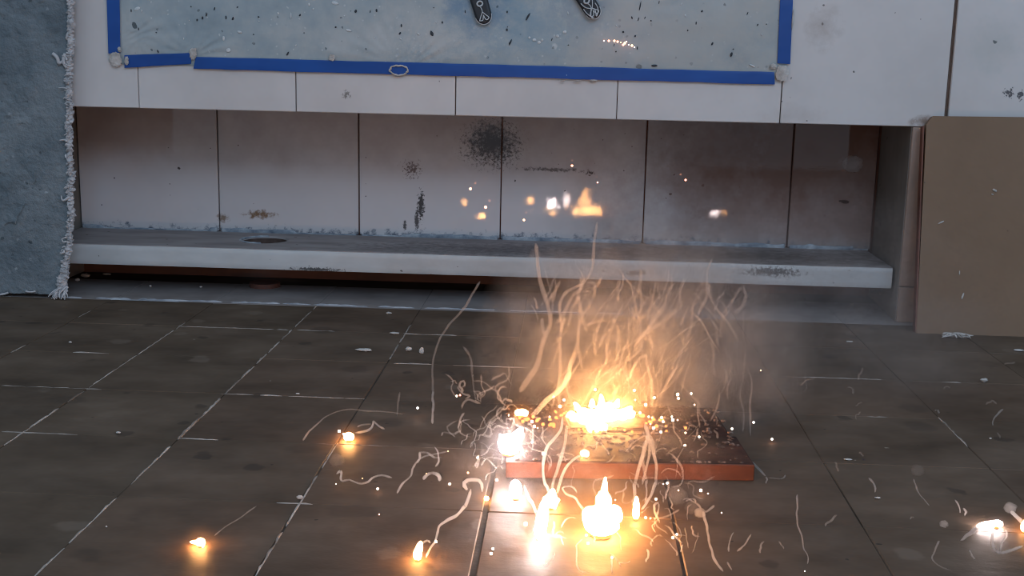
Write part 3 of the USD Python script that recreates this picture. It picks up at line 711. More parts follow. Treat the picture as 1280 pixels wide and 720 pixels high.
def burning(label, px, py, w, h, mat, Y=None, z=0.0, tips=(), seed=1, name='burning_piece', cat='fire', depth=0.6, gas=None, z_low=None, smooth=True, group=None):
    """A burning grain: a white-hot core with flame tips (dx, dy in metres of the picture's plane, radius) on its ember."""
    if Y is None:
        base = on_floor(px, py + h * 0.5, z)
        Y = base[1]
    c = at(px, py, Y)
    s = (c - EYE) @ FW / FOCAL
    W_, H_ = w * s, h * s
    t = thing(name, (c[0], c[1], z), label, cat, group)
    lc = np.array([0, 0, max(c[2] - z, H_ * 0.42)])
    core = lump(0.5, seed, 0.16, 2.0, 3, (W_, min(W_, max(H_, W_ * .5)) * depth, H_))
    core.apply_translation(lc)
    part(t, 'core', core, mat, smooth=smooth)
    for i, (dx, dy, rad) in enumerate(tips):
        e = lc + np.array([dx, 0, dy])
        P = catmull([lc + [dx * .15, 0, dy * .15], lc + np.array([dx * .6, 0, dy * .55]), e], 12)
        part(t, 'flame', tube(P, rad * np.sqrt(np.maximum(0.04, 1 - np.linspace(0, 1, 12) ** 2.2)), 8), mat, smooth=True)
    if gas != 0:
        g = gas or 1.0
        flame_gas(t, lc, lc + [c[0], c[1], z], (W_ * 0.75 + 0.010 * g, W_ * 0.6 + 0.008 * g, H_ * 0.75 + 0.010 * g), (1.0, 0.72, 0.74) if mat is white_core else (1.0, 0.36, 0.10), 12)
    eb = lump(0.5, seed + 50, 0.35, 3.0, 2, (W_ * 0.55, W_ * 0.5, max(0.002, H_ * 0.12)))
    eb.apply_translation([0, 0, max(0.0010, H_ * 0.05)])
    part(t, 'ember', eb, ember_mat, smooth=50, label='glowing red ember at the base')
    return t, c, Y


# the main heap on the slab
hc = on_floor(752, 528, ZT)
heap = thing('burning_heap', (hc[0], hc[1], ZT), 'blazing yellow-white heap on the middle of the red-brown slab', 'fire')
hs = (hc - EYE) @ FW / FOCAL
hm = lump(1.0, 3, 0.25, 2.5, 4, (0.046, 0.024, 0.003))
part(heap, 'ash_heap', hm, ash, smooth=40, label='dark glowing ash heap')
r = np.random.default_rng(8)
for k in range(60):                                                    # the heap's blazing grains
    u = r.uniform(-1, 1)
    px = 753 + u * 41
    py = 517 + 4 * u * u + r.normal(0, 5.0) * (1 - 0.55 * abs(u)) + (8 if -0.6 < u < 0.0 else 1) * r.uniform(0, 1.7) - 2 * u
    g = lump(r.uniform(4.0, 8.5) * hs * (1 - 0.35 * abs(u)), k, 0.4, 3.0, 2, (1.1, 0.8, 0.9))
    q = at(px, py, hc[1] + r.normal(0, 0.006)) - np.array([hc[0], hc[1], ZT])
    if q[2] < 0.003:
        q = on_floor(px, py, ZT + 0.003) - np.array([hc[0], hc[1], ZT])
    g.apply_translation(q)
    part(heap, 'burning_grain', g, hot_core, smooth=True)
for px, py, dx, dy in ((752, 505, -0.001, 0.008), (770, 508, 0.002, 0.006), (740, 508, 0, 0.006), (785, 513, 0.003, 0.003), (722, 511, -0.003, 0.005)):
    q = at(px, py, hc[1]) - np.array([hc[0], hc[1], ZT])
    part(heap, 'flame', tube(catmull([q, q + [dx * .4, 0, dy * .6], q + [dx, 0, dy]], 8), np.linspace(0.0030, 0.0012, 8), 7), hot_core, smooth=True)
hq = at(756, 514, hc[1])
flame_gas(heap, hq - [hc[0], hc[1], ZT], hq, (0.066, 0.035, 0.028), (1.0, 0.36, 0.10), 11)
for k in range(60):                                                    # glowing red grains around it
    a, rr = r.uniform(0, 2 * np.pi), r.uniform(0.5, 1.0)
    q = np.array([math.cos(a) * rr * 0.075, math.sin(a) * rr * 0.034, 0.0012])
    g = lump(r.uniform(0.0008, 0.0018), k, 0.3, 3, 1)
    g.apply_translation(q)
    part(heap, 'red_grain', g, ember_mat)

burning('small orange flame on the back left corner of the slab', 652, 516, 17, 10, hot_core, z=ZT, seed=4)
burning('fierce white burning piece at the front left corner of the slab', 636, 556, 27, 27, white_core, z=ZT, tips=[(0.010, 0.014, 0.004), (-0.007, 0.008, 0.003), (0.008, -0.004, 0.003)], seed=5, depth=0.7, gas=1.6)
burning('small round orange flame on the front edge of the slab', 731, 567, 11, 9, hot_core, z=ZT, seed=6)
burning('white teardrop flame on the floor just below the left end of the slab', 645, 615, 15, 20, white_core, tips=[(-0.001, 0.009, 0.0048)], seed=7)
burning('yellow star-shaped flame on the floor between the white flames below the slab', 689, 626, 18, 20, hot_core, tips=[(0.001, 0.009, 0.0035), (0.006, 0.001, 0.0025), (-0.006, 0.002, 0.0025), (0.003, -0.006, 0.0024)], seed=8)
burning('tall narrow white flame below the star-shaped flame on the floor', 675, 663, 15, 24, white_core, tips=[(0.003, 0.023, 0.0042), (0.001, -0.012, 0.002)], seed=9)
fb, fc, fY = burning('largest fireball on the floor, in front of the slab', 752, 651, 46, 40, hot_core, tips=[(0.0015, 0.031, 0.0030)], seed=10, depth=0.9, gas=3.6)
for k, (px, py, w, h) in enumerate(((754, 630, 21, 34), (740, 645, 26, 26), (766, 644, 25, 26), (750, 666, 20, 16))):
    q = at(px, py, fY)
    fs = (q - EYE) @ FW / FOCAL
    g = lump(0.5, 90 + k, 0.14, 2.0, 3, (w * fs, w * fs * 0.8, h * fs))
    g.apply_translation(q - [fc[0], fc[1], 0.0])
    part(fb, 'flame', g, hot_core, smooth=True)
burning('slim teardrop flame under a smoke trail at the right of the fireball', 795, 641, 9, 19, hot_core, tips=[(0.0, 0.012, 0.0024)], seed=11)
burning('orange teardrop flame at the bottom, left of the dark worn joint', 522, 693, 11, 17, hot_core, tips=[(0.002, 0.009, 0.0026)], seed=12)
burning('small round flame nearest the bottom left corner', 251, 678, 12, 12, hot_core, tips=[(-0.007, 0.0, 0.0014)], seed=13)
burning('small flame on the dark floor left of the slab, under an arc of smoke', 436, 546, 13, 12, hot_core, tips=[(-0.005, 0.003, 0.0016)], seed=14)
t, wc, wY = burning('white burning piece trailing smoke at the right end of the floor', 1245, 655, 17, 10, white_core, tips=[(-0.013, -0.002, 0.0026)], seed=15, gas=0.25)
burning('orange flame cut off by the right side of the picture', 1281, 658, 10, 16, orange_core, seed=16)
burning('tiny yellow flame left of the white teardrop flame', 608, 623, 6, 6, hot_core, seed=17)
burning('tiny pinkish flame left of the tall narrow white flame', 657, 655, 5, 5, spark_mat, seed=18)

# ------------------------------------------------------------------ sparks
SPARKS = {
    'small bright spark over the right half of the slab': (0.935, 'sparks over the right half of the slab', [(800, 516), (805, 519), (811, 521), (815, 522), (827, 522), (829, 527), (840, 521), (841, 525), (847, 525), (813, 530), (857, 541), (831, 555), (856, 557), (834, 572), (826, 571), (831, 576), (813, 564), (868, 506), (864, 492), (847, 493), (848, 498), (874, 546), (898, 572), (915, 536), (942, 528), (826, 540), (817, 535), (794, 500), (807, 506), (818, 497)]),
    'small bright spark over the left half of the slab': (0.935, 'sparks over the left half of the slab', [(636, 519), (692, 496), (705, 500), (700, 508), (744, 487), (793, 488), (743, 503), (732, 558), (749, 567), (744, 550), (714, 563), (707, 562), (695, 564), (668, 533), (665, 527), (672, 535), (687, 521), (679, 567), (703, 571), (665, 553), (684, 559)]),
    'small spark on the floor in front of the slab': (0.86, 'sparks on the floor in front of the slab', [(876, 613), (902, 641), (846, 668), (848, 613), (829, 605), (834, 604), (820, 624), (769, 625), (807, 647), (813, 648), (885, 617), (733, 669), (735, 679), (841, 672), (765, 697), (616, 686), (614, 692), (621, 600)]),
    'small reddish spark over the dark floor left of the slab': (0.98, 'sparks over the floor left of the slab', [(522, 510), (453, 598), (472, 611), (560, 564), (545, 677), (533, 592), (571, 495), (575, 494), (597, 572), (474, 643), (424, 539), (585, 591), (562, 605), (420, 605)]),
    'small spark over the dark floor right of the slab': (0.98, 'sparks over the floor right of the slab', [(965, 549), (951, 463), (1006, 714)]),
    'small spark in front of the recess tiles': (1.60, 'sparks in front of the recess tiles', [(588, 236), (607, 259), (857, 225), (747, 228), (715, 207), (655, 275)]),
    'orange glint spark at the film between strap and right tape': (1.44, 'glints of sparks at the film', [(755, 51), (761, 51), (768, 51), (772, 52), (776, 53), (781, 54), (786, 56), (790, 57), (793, 59), (779, 56), (783, 52)]),  # glowing beads stand in for the fire mirrored in the film
}
rs = np.random.default_rng(77)
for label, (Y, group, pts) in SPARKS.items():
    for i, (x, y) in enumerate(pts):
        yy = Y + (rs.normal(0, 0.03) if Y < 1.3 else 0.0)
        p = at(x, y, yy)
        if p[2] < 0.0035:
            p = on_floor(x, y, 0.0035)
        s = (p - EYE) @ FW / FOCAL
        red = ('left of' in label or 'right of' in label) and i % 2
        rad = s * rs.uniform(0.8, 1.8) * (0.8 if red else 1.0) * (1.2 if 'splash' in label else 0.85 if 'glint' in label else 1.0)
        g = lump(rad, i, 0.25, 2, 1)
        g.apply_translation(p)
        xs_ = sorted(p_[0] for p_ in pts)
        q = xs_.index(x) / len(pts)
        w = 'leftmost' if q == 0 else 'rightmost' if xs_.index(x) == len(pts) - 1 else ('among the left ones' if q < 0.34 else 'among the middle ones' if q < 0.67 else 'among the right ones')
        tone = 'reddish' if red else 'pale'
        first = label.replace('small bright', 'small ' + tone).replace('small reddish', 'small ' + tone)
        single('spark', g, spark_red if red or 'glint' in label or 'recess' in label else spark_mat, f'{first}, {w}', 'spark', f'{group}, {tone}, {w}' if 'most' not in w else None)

# ------------------------------------------------------------------ smoke
thin_smoke = smoke('thin_smoke', (0.97, 0.92, 0.86), 100, 0.0)
mid_smoke = smoke('middling_smoke', (0.97, 0.92, 0.86), 160, 0.0)
dense_smoke = smoke('dense_smoke', (0.97, 0.93, 0.87), 400, 0.0)


def trail(pts, Y, r0, r1, mat, label, group=None, wob=0.0015, seed=1, n=None, name='smoke_trail', cat='smoke', bulge=None):
    """A rope of smoke through picked points at the distance Y (or Y at both ends), r0 and r1 its radii at the ends, in picture pixels."""
    Y0, Y1 = (Y, Y) if np.ndim(Y) == 0 else Y
    P = []
    for i, (x, y) in enumerate(pts):
        yy = Y0 + (Y1 - Y0) * i / max(1, len(pts) - 1)
        p = at(x, y, yy)
        if p[2] < 0.004:
            p = on_floor(x, y, 0.004)
        P.append(p)
    P = np.array(P)
    L = np.linalg.norm(np.diff(P, axis=0), axis=1).sum()
    n = n or int(np.clip(L / 0.003, 10, 60))
    Q = catmull(P, n)
    Q += (np.stack([meshkit.fbm(Q * 45 + seed * 3.1, 3, k) for k in (1, 2, 3)], -1) - 0.5) * wob * 2
    s = (Q - EYE) @ FW / FOCAL
    t = np.linspace(0, 1, n)
    k = 0.7 + 0.6 * meshkit.fbm(np.stack([t * L * 90, t * 0 + seed, t * 0], -1), 3, seed)
    R = (r0 + (r1 - r0) * t) * s * k
    R[0] *= 0.45
    R[-1] *= 0.35
    return single(name, tube(Q, R, 7), mat, label, cat, group)


MAIN = [
    ([(703, 534), (699, 505), (698, 480), (700, 450), (701, 410), (699, 380), (705, 367), (722, 357), (733, 350), (741, 335), (742, 310), (745, 278)], 1.02, 2.2, 2.2, mid_smoke, 'long crooked smoke trail rising past the ledge to the recess tiles'),
    ([(728, 462), (725, 445), (722, 422), (727, 397), (740, 378), (744, 362), (741, 354), (733, 354)], 1.04, 2.3, 2.2, mid_smoke, 'smoke trail ending in a round curl just under the ledge'),
    ([(650, 490), (660, 474), (672, 455), (680, 425), (688, 402), (685, 385), (677, 358), (672, 330), (669, 304)], 1.03, 4.0, 2.6, mid_smoke, 'wide smoke trail bending up from the small orange flame at the back of the slab'),
    ([(690, 395), (690, 372), (685, 352), (680, 334)], 1.03, 1.8, 1.3, thin_smoke, 'short smoke wisp beside the wide bending trail'),
    ([(646, 548), (660, 527), (672, 513), (686, 497), (701, 484), (713, 465)], 0.985, 3.2, 3.8, dense_smoke, 'thick cream smoke trail slanting up from the fierce white piece'),
    ([(713, 466), (714, 452), (718, 438), (722, 428)], 1.0, 3.0, 1.3, mid_smoke, 'smoke wisp continuing the thick slanting trail upwards'),
    ([(541, 530), (541, 490), (541, 460), (547, 430), (562, 404), (577, 388), (584, 380), (589, 370), (600, 352)], 1.08, 1.6, 1.8, mid_smoke, 'leftmost long smoke trail, arching over the floor joints up to the ledge'),
    ([(922, 424), (905, 395), (893, 380), (885, 362), (884, 342), (891, 322)], 1.05, 2.2, 1.6, mid_smoke, 'smoke trail crossing the right part of the ledge front'),
    ([(793, 440), (800, 425), (814, 412), (828, 402), (846, 386)], 1.03, 2.6, 3.0, mid_smoke, 'upper one of two slanting smoke streaks under the ledge'),
    ([(792, 434), (806, 417), (819, 400)], 1.03, 2.0, 1.8, mid_smoke, 'lower one of two slanting smoke streaks under the ledge'),
    ([(811, 390), (816, 372), (820, 352)], 1.05, 2.0, 1.6, mid_smoke, 'short upright smoke streak touching the lower edge of the ledge'),
    ([(929, 420), (929, 400), (928, 385)], 1.05, 1.3, 1.0, mid_smoke, 'short straight wisp right of the orange plume'),
    ([(938, 545), (938, 522), (937, 500), (940, 480), (936, 462)], 0.98, 1.5, 1.4, mid_smoke, 'upright thin trail above the right end of the slab'),
    ([(928, 540), (929, 515), (925, 492), (929, 470), (931, 440)], 1.0, 1.4, 1.6, thin_smoke, 'faint upright trail next to the one above the right slab end'),
    ([(888, 526), (896, 508), (899, 488)], 0.98, 1.4, 1.4, mid_smoke, 'short curved trail over the right third of the slab'),
    ([(911, 480), (907, 468), (904, 458)], 1.0, 1.6, 1.2, mid_smoke, 'left strand of a forked wisp high over the right third of the slab'),
    ([(910, 500), (909, 485), (914, 472), (912, 461)], 1.0, 1.4, 1.4, mid_smoke, 'right strand of a forked wisp high over the right third of the slab'),
    ([(794, 630), (794, 606), (799, 582), (806, 560), (811, 545), (807, 530)], 0.846, 2.0, 2.8, dense_smoke, 'cream smoke trail standing on the slim teardrop flame'),
    ([(803, 606), (808, 582), (812, 560), (811, 540)], 0.850, 1.7, 2.5, dense_smoke, 'second smoke strand from the left fanning down over the slab front'),
    ([(802, 636), (812, 622), (820, 604), (821, 585), (816, 562), (813, 545)], 0.848, 1.6, 2.5, dense_smoke, 'third smoke strand from the left fanning down over the slab front'),
    ([(806, 628), (808, 600), (803, 575), (808, 550)], 0.852, 1.4, 2.4, mid_smoke, 'innermost smoke strand fanning down over the slab front'),
    ([(687, 620), (682, 606), (679, 585), (682, 561), (692, 547), (702, 533), (703, 522)], 0.836, 2.2, 2.0, dense_smoke, 'smoke trail bowing left between the star-shaped flame and the slab'),
    ([(689, 616), (694, 598), (701, 572), (706, 550), (708, 530)], 0.838, 2.4, 2.2, mid_smoke, 'straight smoke trail from the star-shaped flame to the slab'),
    ([(697, 616), (703, 592), (712, 578), (728, 567)], 0.840, 2.0, 1.8, dense_smoke, 'smoke trail from the star-shaped flame to the small round orange flame'),
    ([(840, 609), (849, 607), (854, 597), (853, 586), (846, 574), (836, 566)], 0.850, 1.6, 1.6, mid_smoke, 'hook-shaped smoke trail over the front edge of the slab'),
    ([(826, 592), (835, 586), (845, 588), (852, 596)], 0.850, 1.2, 1.2, mid_smoke, 'flat arc of smoke inside the hook-shaped trail'),
    ([(906, 716), (891, 693), (886, 676), (883, 655), (879, 640)], 0.82, 1.8, 2.0, mid_smoke, 'long smoke trail falling to the bottom from a puff right of the fireball'),
    ([(892, 632), (886, 637), (879, 641)], 0.82, 1.8, 1.4, mid_smoke, 'short wisp with a knob, going right from the puff'),
    ([(812, 646), (824, 647), (834, 645), (842, 641), (850, 636)], 0.82, 1.3, 1.5, thin_smoke, 'flat curved wisp running left from the puff'),
    ([(911, 690), (912, 678), (917, 665)], 0.81, 1.4, 1.0, mid_smoke, 'lower short streak on the floor right of the long falling trail'),
    ([(921, 690), (931, 680), (940, 668)], 0.81, 1.5, 1.0, mid_smoke, 'slanting short streak on the floor right of the long falling trail'),
    ([(909, 702), (915, 712)], 0.79, 1.5, 1.0, mid_smoke, 'lowest short streak right of the long falling trail'),
    ([(532, 696), (539, 684), (545, 672), (548, 661), (557, 651), (572, 643), (581, 632), (585, 622), (588, 611)], 0.79, 1.5, 2.5, dense_smoke, 'wavy smoke trail climbing right from the orange teardrop flame'),
    ([(523, 688), (528, 680), (534, 676), (538, 679)], 0.785, 2.0, 1.6, dense_smoke, 'small cane-shaped smoke curl on the orange teardrop flame'),
    ([(584, 612), (580, 604), (587, 599), (597, 600), (602, 607), (602, 615)], 0.80, 3.2, 2.2, dense_smoke, 'curled smoke head at the top of the wavy trail'),
    ([(444, 541), (458, 539), (464, 534), (466, 527), (473, 532), (481, 536)], 0.99, 1.7, 1.2, dense_smoke, 'pointed smoke squiggle right of the small flame on the dark floor'),
    ([(446, 533), (455, 529), (465, 528)], 0.99, 1.4, 1.2, mid_smoke, 'short smoke line above the small flame on the dark floor'),
    ([(379, 551), (385, 541), (394, 532), (410, 519), (425, 513), (440, 511), (458, 513), (475, 514), (505, 517)], 0.98, 1.2, 0.9, mid_smoke, 'wide faint arc of smoke over the small flame on the dark floor'),
    ([(421, 592), (426, 588), (429, 602), (436, 600), (443, 603), (450, 605), (460, 602), (467, 596), (478, 593), (490, 596)], 0.92, 1.6, 1.3, dense_smoke, 'wiggly line of smoke low on the floor below the small flame'),
    ([(560, 564), (542, 568), (530, 572), (520, 579), (516, 585), (513, 594), (504, 602), (496, 616)], 0.93, 1.3, 1.6, mid_smoke, 'smoke trail dropping left from a spark beside the slab'),
    ([(529, 599), (533, 594), (540, 591), (546, 593), (549, 602)], 0.90, 2.5, 2.2, mid_smoke, 'small arched puff on the floor left of the curled smoke head'),
    ([(268, 669), (283, 657), (300, 646), (320, 633)], 0.82, 1.0, 1.2, mid_smoke, 'thin trail slanting up from the flame nearest the bottom left corner'),
    ([(1239, 656), (1226, 659), (1212, 666), (1200, 676)], wY - 0.012, 4.8, 0.9, dense_smoke, 'tapered white smoke tail of the white piece at the right'),
    ([(1278, 655), (1272, 648), (1264, 640)], 0.90, 3.2, 2.2, dense_smoke, 'pinkish smoke stem at the right side of the picture'),
    ([(1241, 664), (1240, 676), (1243, 688), (1250, 692), (1262, 689), (1278, 682)], 0.86, 2.2, 1.8, dense_smoke, 'bright looped smoke below the white piece at the right'),
    ([(1256, 662), (1259, 670), (1254, 678), (1250, 690)], 0.86, 1.5, 1.2, mid_smoke, 'inner strand of the looped smoke below the white piece'),
    ([(1086, 598), (1092, 604), (1095, 615)], 0.95, 1.8, 1.0, mid_smoke, 'short hooked wisp on the floor, midway to the right'),
    ([(1141, 598), (1149, 615), (1160, 633)], 0.93, 1.3, 0.8, thin_smoke, 'faint slanting wisp right of the short hooked one'),
    ([(1193, 625), (1198, 632), (1200, 641)], 0.9, 1.3, 0.9, mid_smoke, 'short wisp left of the white piece at the right'),
    ([(997, 618), (997, 635), (996, 650), (1001, 668), (1005, 685), (1010, 692), (1009, 706)], 0.84, 1.3, 1.0, mid_smoke, 'thin wavy upright line of smoke low on the floor right of the slab'),
    ([(1174, 676), (1169, 690), (1168, 702), (1176, 709), (1190, 714)], 0.80, 1.3, 1.3, thin_smoke, 'faint L-shaped wisp near the bottom right'),
    ([(500, 490), (498, 505), (496, 520)], 1.0, 1.6, 1.0, thin_smoke, 'faint upright wisp over the floor left of the slab'),
    ([(595, 505), (591, 475), (589, 450), (579, 432)], 1.04, 1.4, 1.8, thin_smoke, 'faint trail leaning left, left of the slab'),
    ([(940, 578), (950, 588), (958, 595)], 0.9, 2.2, 1.2, mid_smoke, 'short slanting wisp past the right end of the slab'),
    ([(958, 597), (975, 598), (982, 593)], 0.9, 1.2, 1.5, thin_smoke, 'faint wisp on the floor past the right end of the slab'),
    ([(680, 702), (682, 708), (690, 700), (693, 690)], 0.79, 1.6, 1.0, mid_smoke, 'curl on the floor under the tall narrow white flame'),
    ([(735, 716), (724, 713), (719, 700), (719, 685), (728, 672)], 0.79, 1.5, 1.1, mid_smoke, 'J-shaped trail under the fireball'),
    ([(766, 718), (766, 705), (764, 693)], 0.78, 1.2, 2.0, mid_smoke, 'upright wisp with a knob under the fireball'),
    ([(732, 640), (724, 630), (718, 622), (708, 618), (703, 610), (712, 608), (722, 615)], 0.87, 1.7, 1.4, dense_smoke, 'looping curl left of the fireball'),
    ([(818, 665), (815, 657), (820, 652), (815, 650)], 0.82, 1.4, 1.2, mid_smoke, 'S-shaped small curl right of the fireball'),
    ([(676, 650), (668, 636), (660, 622), (655, 606)], 0.86, 2.6, 1.6, mid_smoke, 'pinkish smoke trail between the white teardrop and the tall white flame'),
]
for i, (pts, Y, r0, r1, mt, label) in enumerate(MAIN):
    trail(pts, Y, r0, r1, mt, label, seed=i + 1)

puffs = [((731, 367), 1.04, 9, 'round grey puff hanging just under the ledge, left of the orange plume', mid_smoke), ((866, 634), 0.82, 10, 'round hollow-looking puff right of the slim teardrop flame', thin_smoke), ((846, 620), 0.84, 13, 'larger grey puff left of the hollow-looking puff', thin_smoke),
         ((875, 641), 0.82, 7, 'pale puff at the head of the long falling trail', thin_smoke), ((1263, 635), 0.90, 7, 'mushroom-shaped puff at the right side of the picture', thin_smoke), ((1180, 655), 0.88, 5, 'faint small puff left of the tapered smoke tail', thin_smoke),
         ((669, 318), 1.03, 8, 'faint puff in front of the ledge at the top of the wide trail', thin_smoke), ((1066, 205), 1.5, 12, 'faint wisp of smoke before the dark end of the recess', thin_smoke), ((421, 575), 0.95, 9, 'faint puff above the wiggly line of smoke', thin_smoke),
         ((1147, 588), 0.93, 8, 'faint ring-shaped puff on the floor at the right', thin_smoke)]
for i, ((x, y), Y, rpx, label, mt) in enumerate(puffs):
    c = at(x, y, Y)
    s = (c - EYE) @ FW / FOCAL
    if c[2] < rpx * s * 0.8:
        c = on_floor(x, y, rpx * s * 0.8)
    g = lump(rpx * s, 60 + i, 0.35, 2.0, 3, (1, 0.8, 0.9))
    g.apply_translation(c)
    single('smoke_puff', g, mt if rpx < 8 else smoke(f'puff_smoke_{i}', (0.94, 0.90, 0.85), 11), label, 'smoke')

rw = np.random.default_rng(19)


def wisps(count, label, group, px, py, Y, lean, length, rad, mats, curl=0.3):
    """Many alike short wisps in a region of the air."""
    todo = []
    for k in range(count):
        x, y = px(), py()
        L = rw.uniform(*length)
        a = math.pi / 2 + rw.normal(lean, 0.35)
        pts = [(x, y)]
        for j in range(rw.integers(4, 7)):
            a += rw.normal(0, curl)
            x += math.cos(a) * L / 5
            y -= math.sin(a) * L / 5
            pts.append((x, y))
        todo.append((pts, rw.uniform(*Y), rw.uniform(*rad), rw.uniform(*rad), mats[int(rw.integers(len(mats)))], 1000 + k))
    mid = np.array([np.mean(t[0], 0) for t in todo])
    order = np.argsort(np.argsort(mid[:, 0])) / count
    words = ('at the far left of it', 'left of its middle', 'at its middle', 'right of its middle', 'at the far right of it')
    for (pts, yy, a0, a1, mt, sd), m_, q in zip(todo, mid, order):
        high = m_[1] < np.median(mid[:, 1])
        w = words[int(q * 5)]
        trail(pts, yy, a0, a1, mt, f"{label}, {'high' if high else 'low'}, {w}", f"{group}, {'high' if high else 'low'}, {w}", seed=sd, wob=0.001)


wisps(85, 'fine wisp in the orange plume', 'fine wisps in the orange plume', lambda: float(np.clip(rw.normal(790, 55), 690, 900)), lambda: rw.uniform(400, 520), (0.95, 1.05), -0.2, (25, 80), (0.9, 2.3), [thin_smoke, thin_smoke, mid_smoke], 0.2)
wisps(34, 'fine wisp in the smoke under the ledge', 'fine wisps under the ledge', lambda: rw.uniform(660, 930), lambda: rw.uniform(365, 420), (0.99, 1.08), -0.3, (18, 45), (1.2, 2.8), [thin_smoke, mid_smoke], 0.22)
wisps(46, 'tangled wisp in the smoke left of the slab', 'tangled wisps left of the slab', lambda: rw.normal(606, 26), lambda: rw.uniform(480, 590), (0.92, 1.0), 0.3, (14, 45), (0.7, 1.8), [thin_smoke, mid_smoke, mid_smoke], 0.8)
wisps(50, 'curly wisp in the smoke over the slab', 'curly wisps over the slab', lambda: rw.uniform(655, 900), lambda: rw.uniform(530, 600), (0.84, 0.90), 0.0, (16, 55), (0.7, 1.6), [thin_smoke, mid_smoke, mid_smoke], 0.55)
wisps(46, 'curly wisp in the smoke around the fireball', 'curly wisps around the fireball', lambda: rw.uniform(690, 880), lambda: rw.uniform(610, 705), (0.80, 0.88), 0.3, (12, 44), (0.7, 1.7), [thin_smoke, mid_smoke], 0.6)
wisps(22, 'faint wisp over the floor right of the slab', 'faint wisps right of the slab', lambda: rw.uniform(950, 1260), lambda: rw.uniform(430, 700), (0.85, 1.15), 0.3, (8, 26), (0.8, 1.6), [thin_smoke], 0.6)

# the hanging haze: denser over the heap, thin to the right
def haze(name, label, c, radii, density, color, nscale, seed, lo=0.42, hi=0.72):
    c = np.array(c, float)
    b = trimesh.creation.icosphere(subdivisions=3)
    v = np.array(b.vertices) * np.array(radii)
    mt = M(name, {'geo': ('geometry', {}), 'm': ('mapping', {'scale': tuple(1 / np.array(radii)), 'location': tuple(-c / np.array(radii))}),
                  'g': ('gradient_texture', {'gradient_type': 'spherical'}), 'n': ('noise_texture', {'scale': nscale, 'detail': 4, 'roughness': 0.65, 'distortion': 0.6}),
                  'r': ('map_range', {'from_min': lo, 'from_max': hi, 'to_min': 0.12, 'to_max': 1.0, 'clamp': True}), 'x': ('math', {'math_type': 'multiply'}),
                  'd': ('math', {'math_type': 'multiply', 'value2': density}), 'v': ('principled_volume', {'color': color, 'anisotropy': 0.1})},
           [('geo.position', 'm.vector'), ('m.vector', 'g.vector'), ('geo.position', 'n.vector'), ('n.fac', 'r.value'), ('g.fac', 'x.value1'), ('r.result', 'x.value2'), ('x.value', 'd.value1'), ('d.value', 'v.density')], volume='v.volume')
    p = usdkit.mesh(stage, numbered('/World/smoke_haze'), (v, np.array(b.faces)), mt)
    p.AddTranslateOp().Set(Gf.Vec3d(*map(float, c)))
    return tag(p, label, 'smoke', kind='stuff')


haze('plume_haze', 'warm smoke haze billowing up behind and above the burning heap', at(800, 455, 1.05), (0.165, 0.11, 0.14), 26, (0.98, 0.94, 0.88), 28, 1)
haze('front_haze', 'low smoke haze around the flames on the floor in front of the slab', at(745, 610, 0.88) + np.array([0, 0, 0.005]), (0.125, 0.09, 0.065), 14, (0.98, 0.94, 0.90), 30, 2)
haze('side_haze', 'thin grey smoke haze drifting to the right before the ledge', at(1015, 410, 1.18), (0.22, 0.15, 0.15), 5, (0.95, 0.92, 0.92), 14, 3)

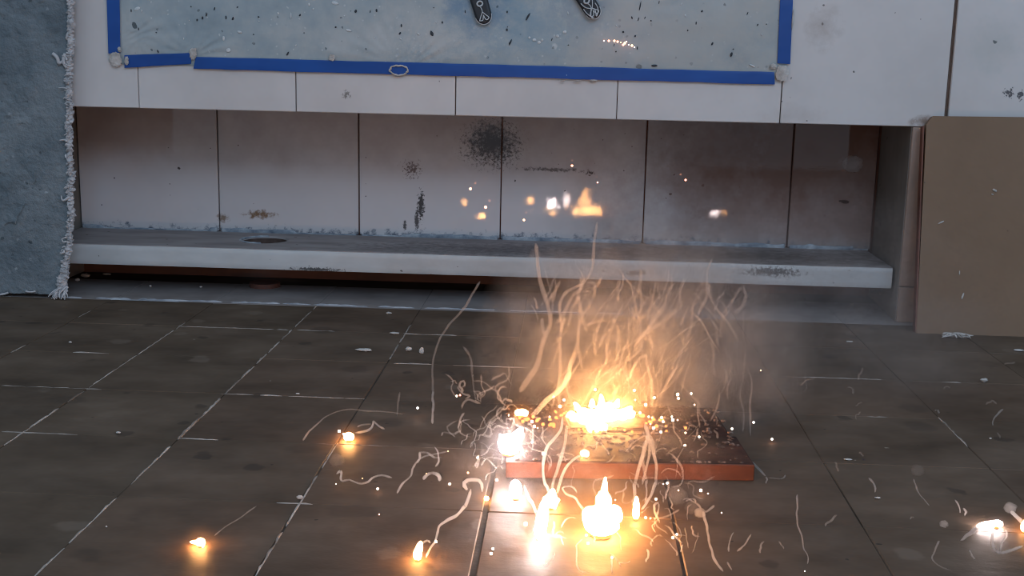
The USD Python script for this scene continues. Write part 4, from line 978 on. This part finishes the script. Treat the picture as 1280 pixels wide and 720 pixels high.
# ------------------------------------------------------------------ crumbs on the floor
crumbs = [((493, 417), 12, 3, 'pale flake on the back row of floor tiles, nearest the wall, left of the smoke'), ((455, 438), 20, 3.5, 'longer pale flake on the floor tile in front of the back row'), ((486, 392), 7, 3, 'tiny pale flake close to the edge under the ledge'),
          ((511, 438), 8, 6, 'upright bluish flake beside the second joint from the slab, left one'), ((527, 441), 6, 9, 'upright bluish flake beside the second joint from the slab, right one'), ((133, 632 + 26), 2.5, 2.5, 'tiny white crumb on the dark floor at the lower left'),
          ((375, 623), 8, 6, 'whitish crumb in the crossing of two worn joints'), ((372, 492), 5, 2, 'tiny pale crumb left on the dark tile'), ((148, 541), 6, 3, 'tiny pale crumb at the left, on the joint row'), ((88, 428), 4, 2.5, 'tiny pale crumb near the left board'),
          ((1097, 622), 7, 2.5, 'white crumb below the short hooked wisp'), ((1238, 548), 3, 2.5, 'tiny pale crumb at the right'), ((1230, 477), 9, 5, 'thin curved pale shaving on the floor below the brown board'), ((1273, 438), 12, 2.5, 'pale flake at the right side of the picture, below the brown board'),
          ((1062, 427), 8, 2, 'short pale sliver on the floor left of the brown board'), ((1060, 574), 10, 2, 'short pale sliver in the middle of the right floor')]
crumbs += [((107, 346), 11, 5, 'brownish crumb in the corner under the left end of the ledge'), ((97, 351), 6, 4, 'small brownish crumb next to the one in the corner under the ledge'), ((134, 343), 10, 2.5, 'pale splinter under the ledge near its left end'),
           ((188, 358), 3, 2.5, 'tiny crumb under the ledge between the splinter and the disc, left one'), ((251, 359), 3, 2.5, 'tiny crumb under the ledge between the splinter and the disc, right one')]
for i, ((x, y), w, h, label) in enumerate(crumbs):
    p = on_floor(x, y, 0.001)
    s = (p - EYE) @ FW / FOCAL
    g = lump(0.5, 200 + i, 0.5, 2.6, 2, (w * s, w * s * 0.5, max(h * s * 0.9, 0.001)))
    v = np.array(g.vertices)
    g.apply_translation([p[0], p[1], -v[:, 2].min() * 1.0 + 0.0002])
    single('floor_flake', g, chip_mat, label, 'flake', smooth=50)
fringe = []
r = np.random.default_rng(12)
scrap = thing('torn_scrap', on_floor(1195, 422), 'small torn pinkish-white scrap lying at the foot of the brown board', 'scrap')
g = lump(0.5, 400, 0.5, 3.0, 3, (0.034, 0.006, 0.006))
g.apply_translation([0, 0, 0.003])
part(scrap, 'shred', g, torn_mat, smooth=50)
for k in range(7):
    b = np.array([r.uniform(-0.015, 0.015), 0, 0.003])
    part(scrap, 'fringe', tube(catmull([b, b + [r.normal(0, .004), -.004, .002], b + [r.normal(0, .008), -.008, -0.0015]], 8), np.linspace(.0011, .0005, 8), 5), torn_mat, smooth=True)

disc = trimesh.creation.cylinder(radius=0.021, height=0.006, sections=40)
disc.apply_translation(on_floor(331, 358) + [0, 0, 0.0031])
disc_mat = surf('dark_red_disc', [(0.3, (0.07, 0.03, 0.022)), (0.7, (0.13, 0.055, 0.04))], scale=50, rough=0.7)
single('floor_disc', disc, disc_mat, 'low dark red-brown disc on the floor under the ledge, below the drain hole', 'disc', smooth=40)
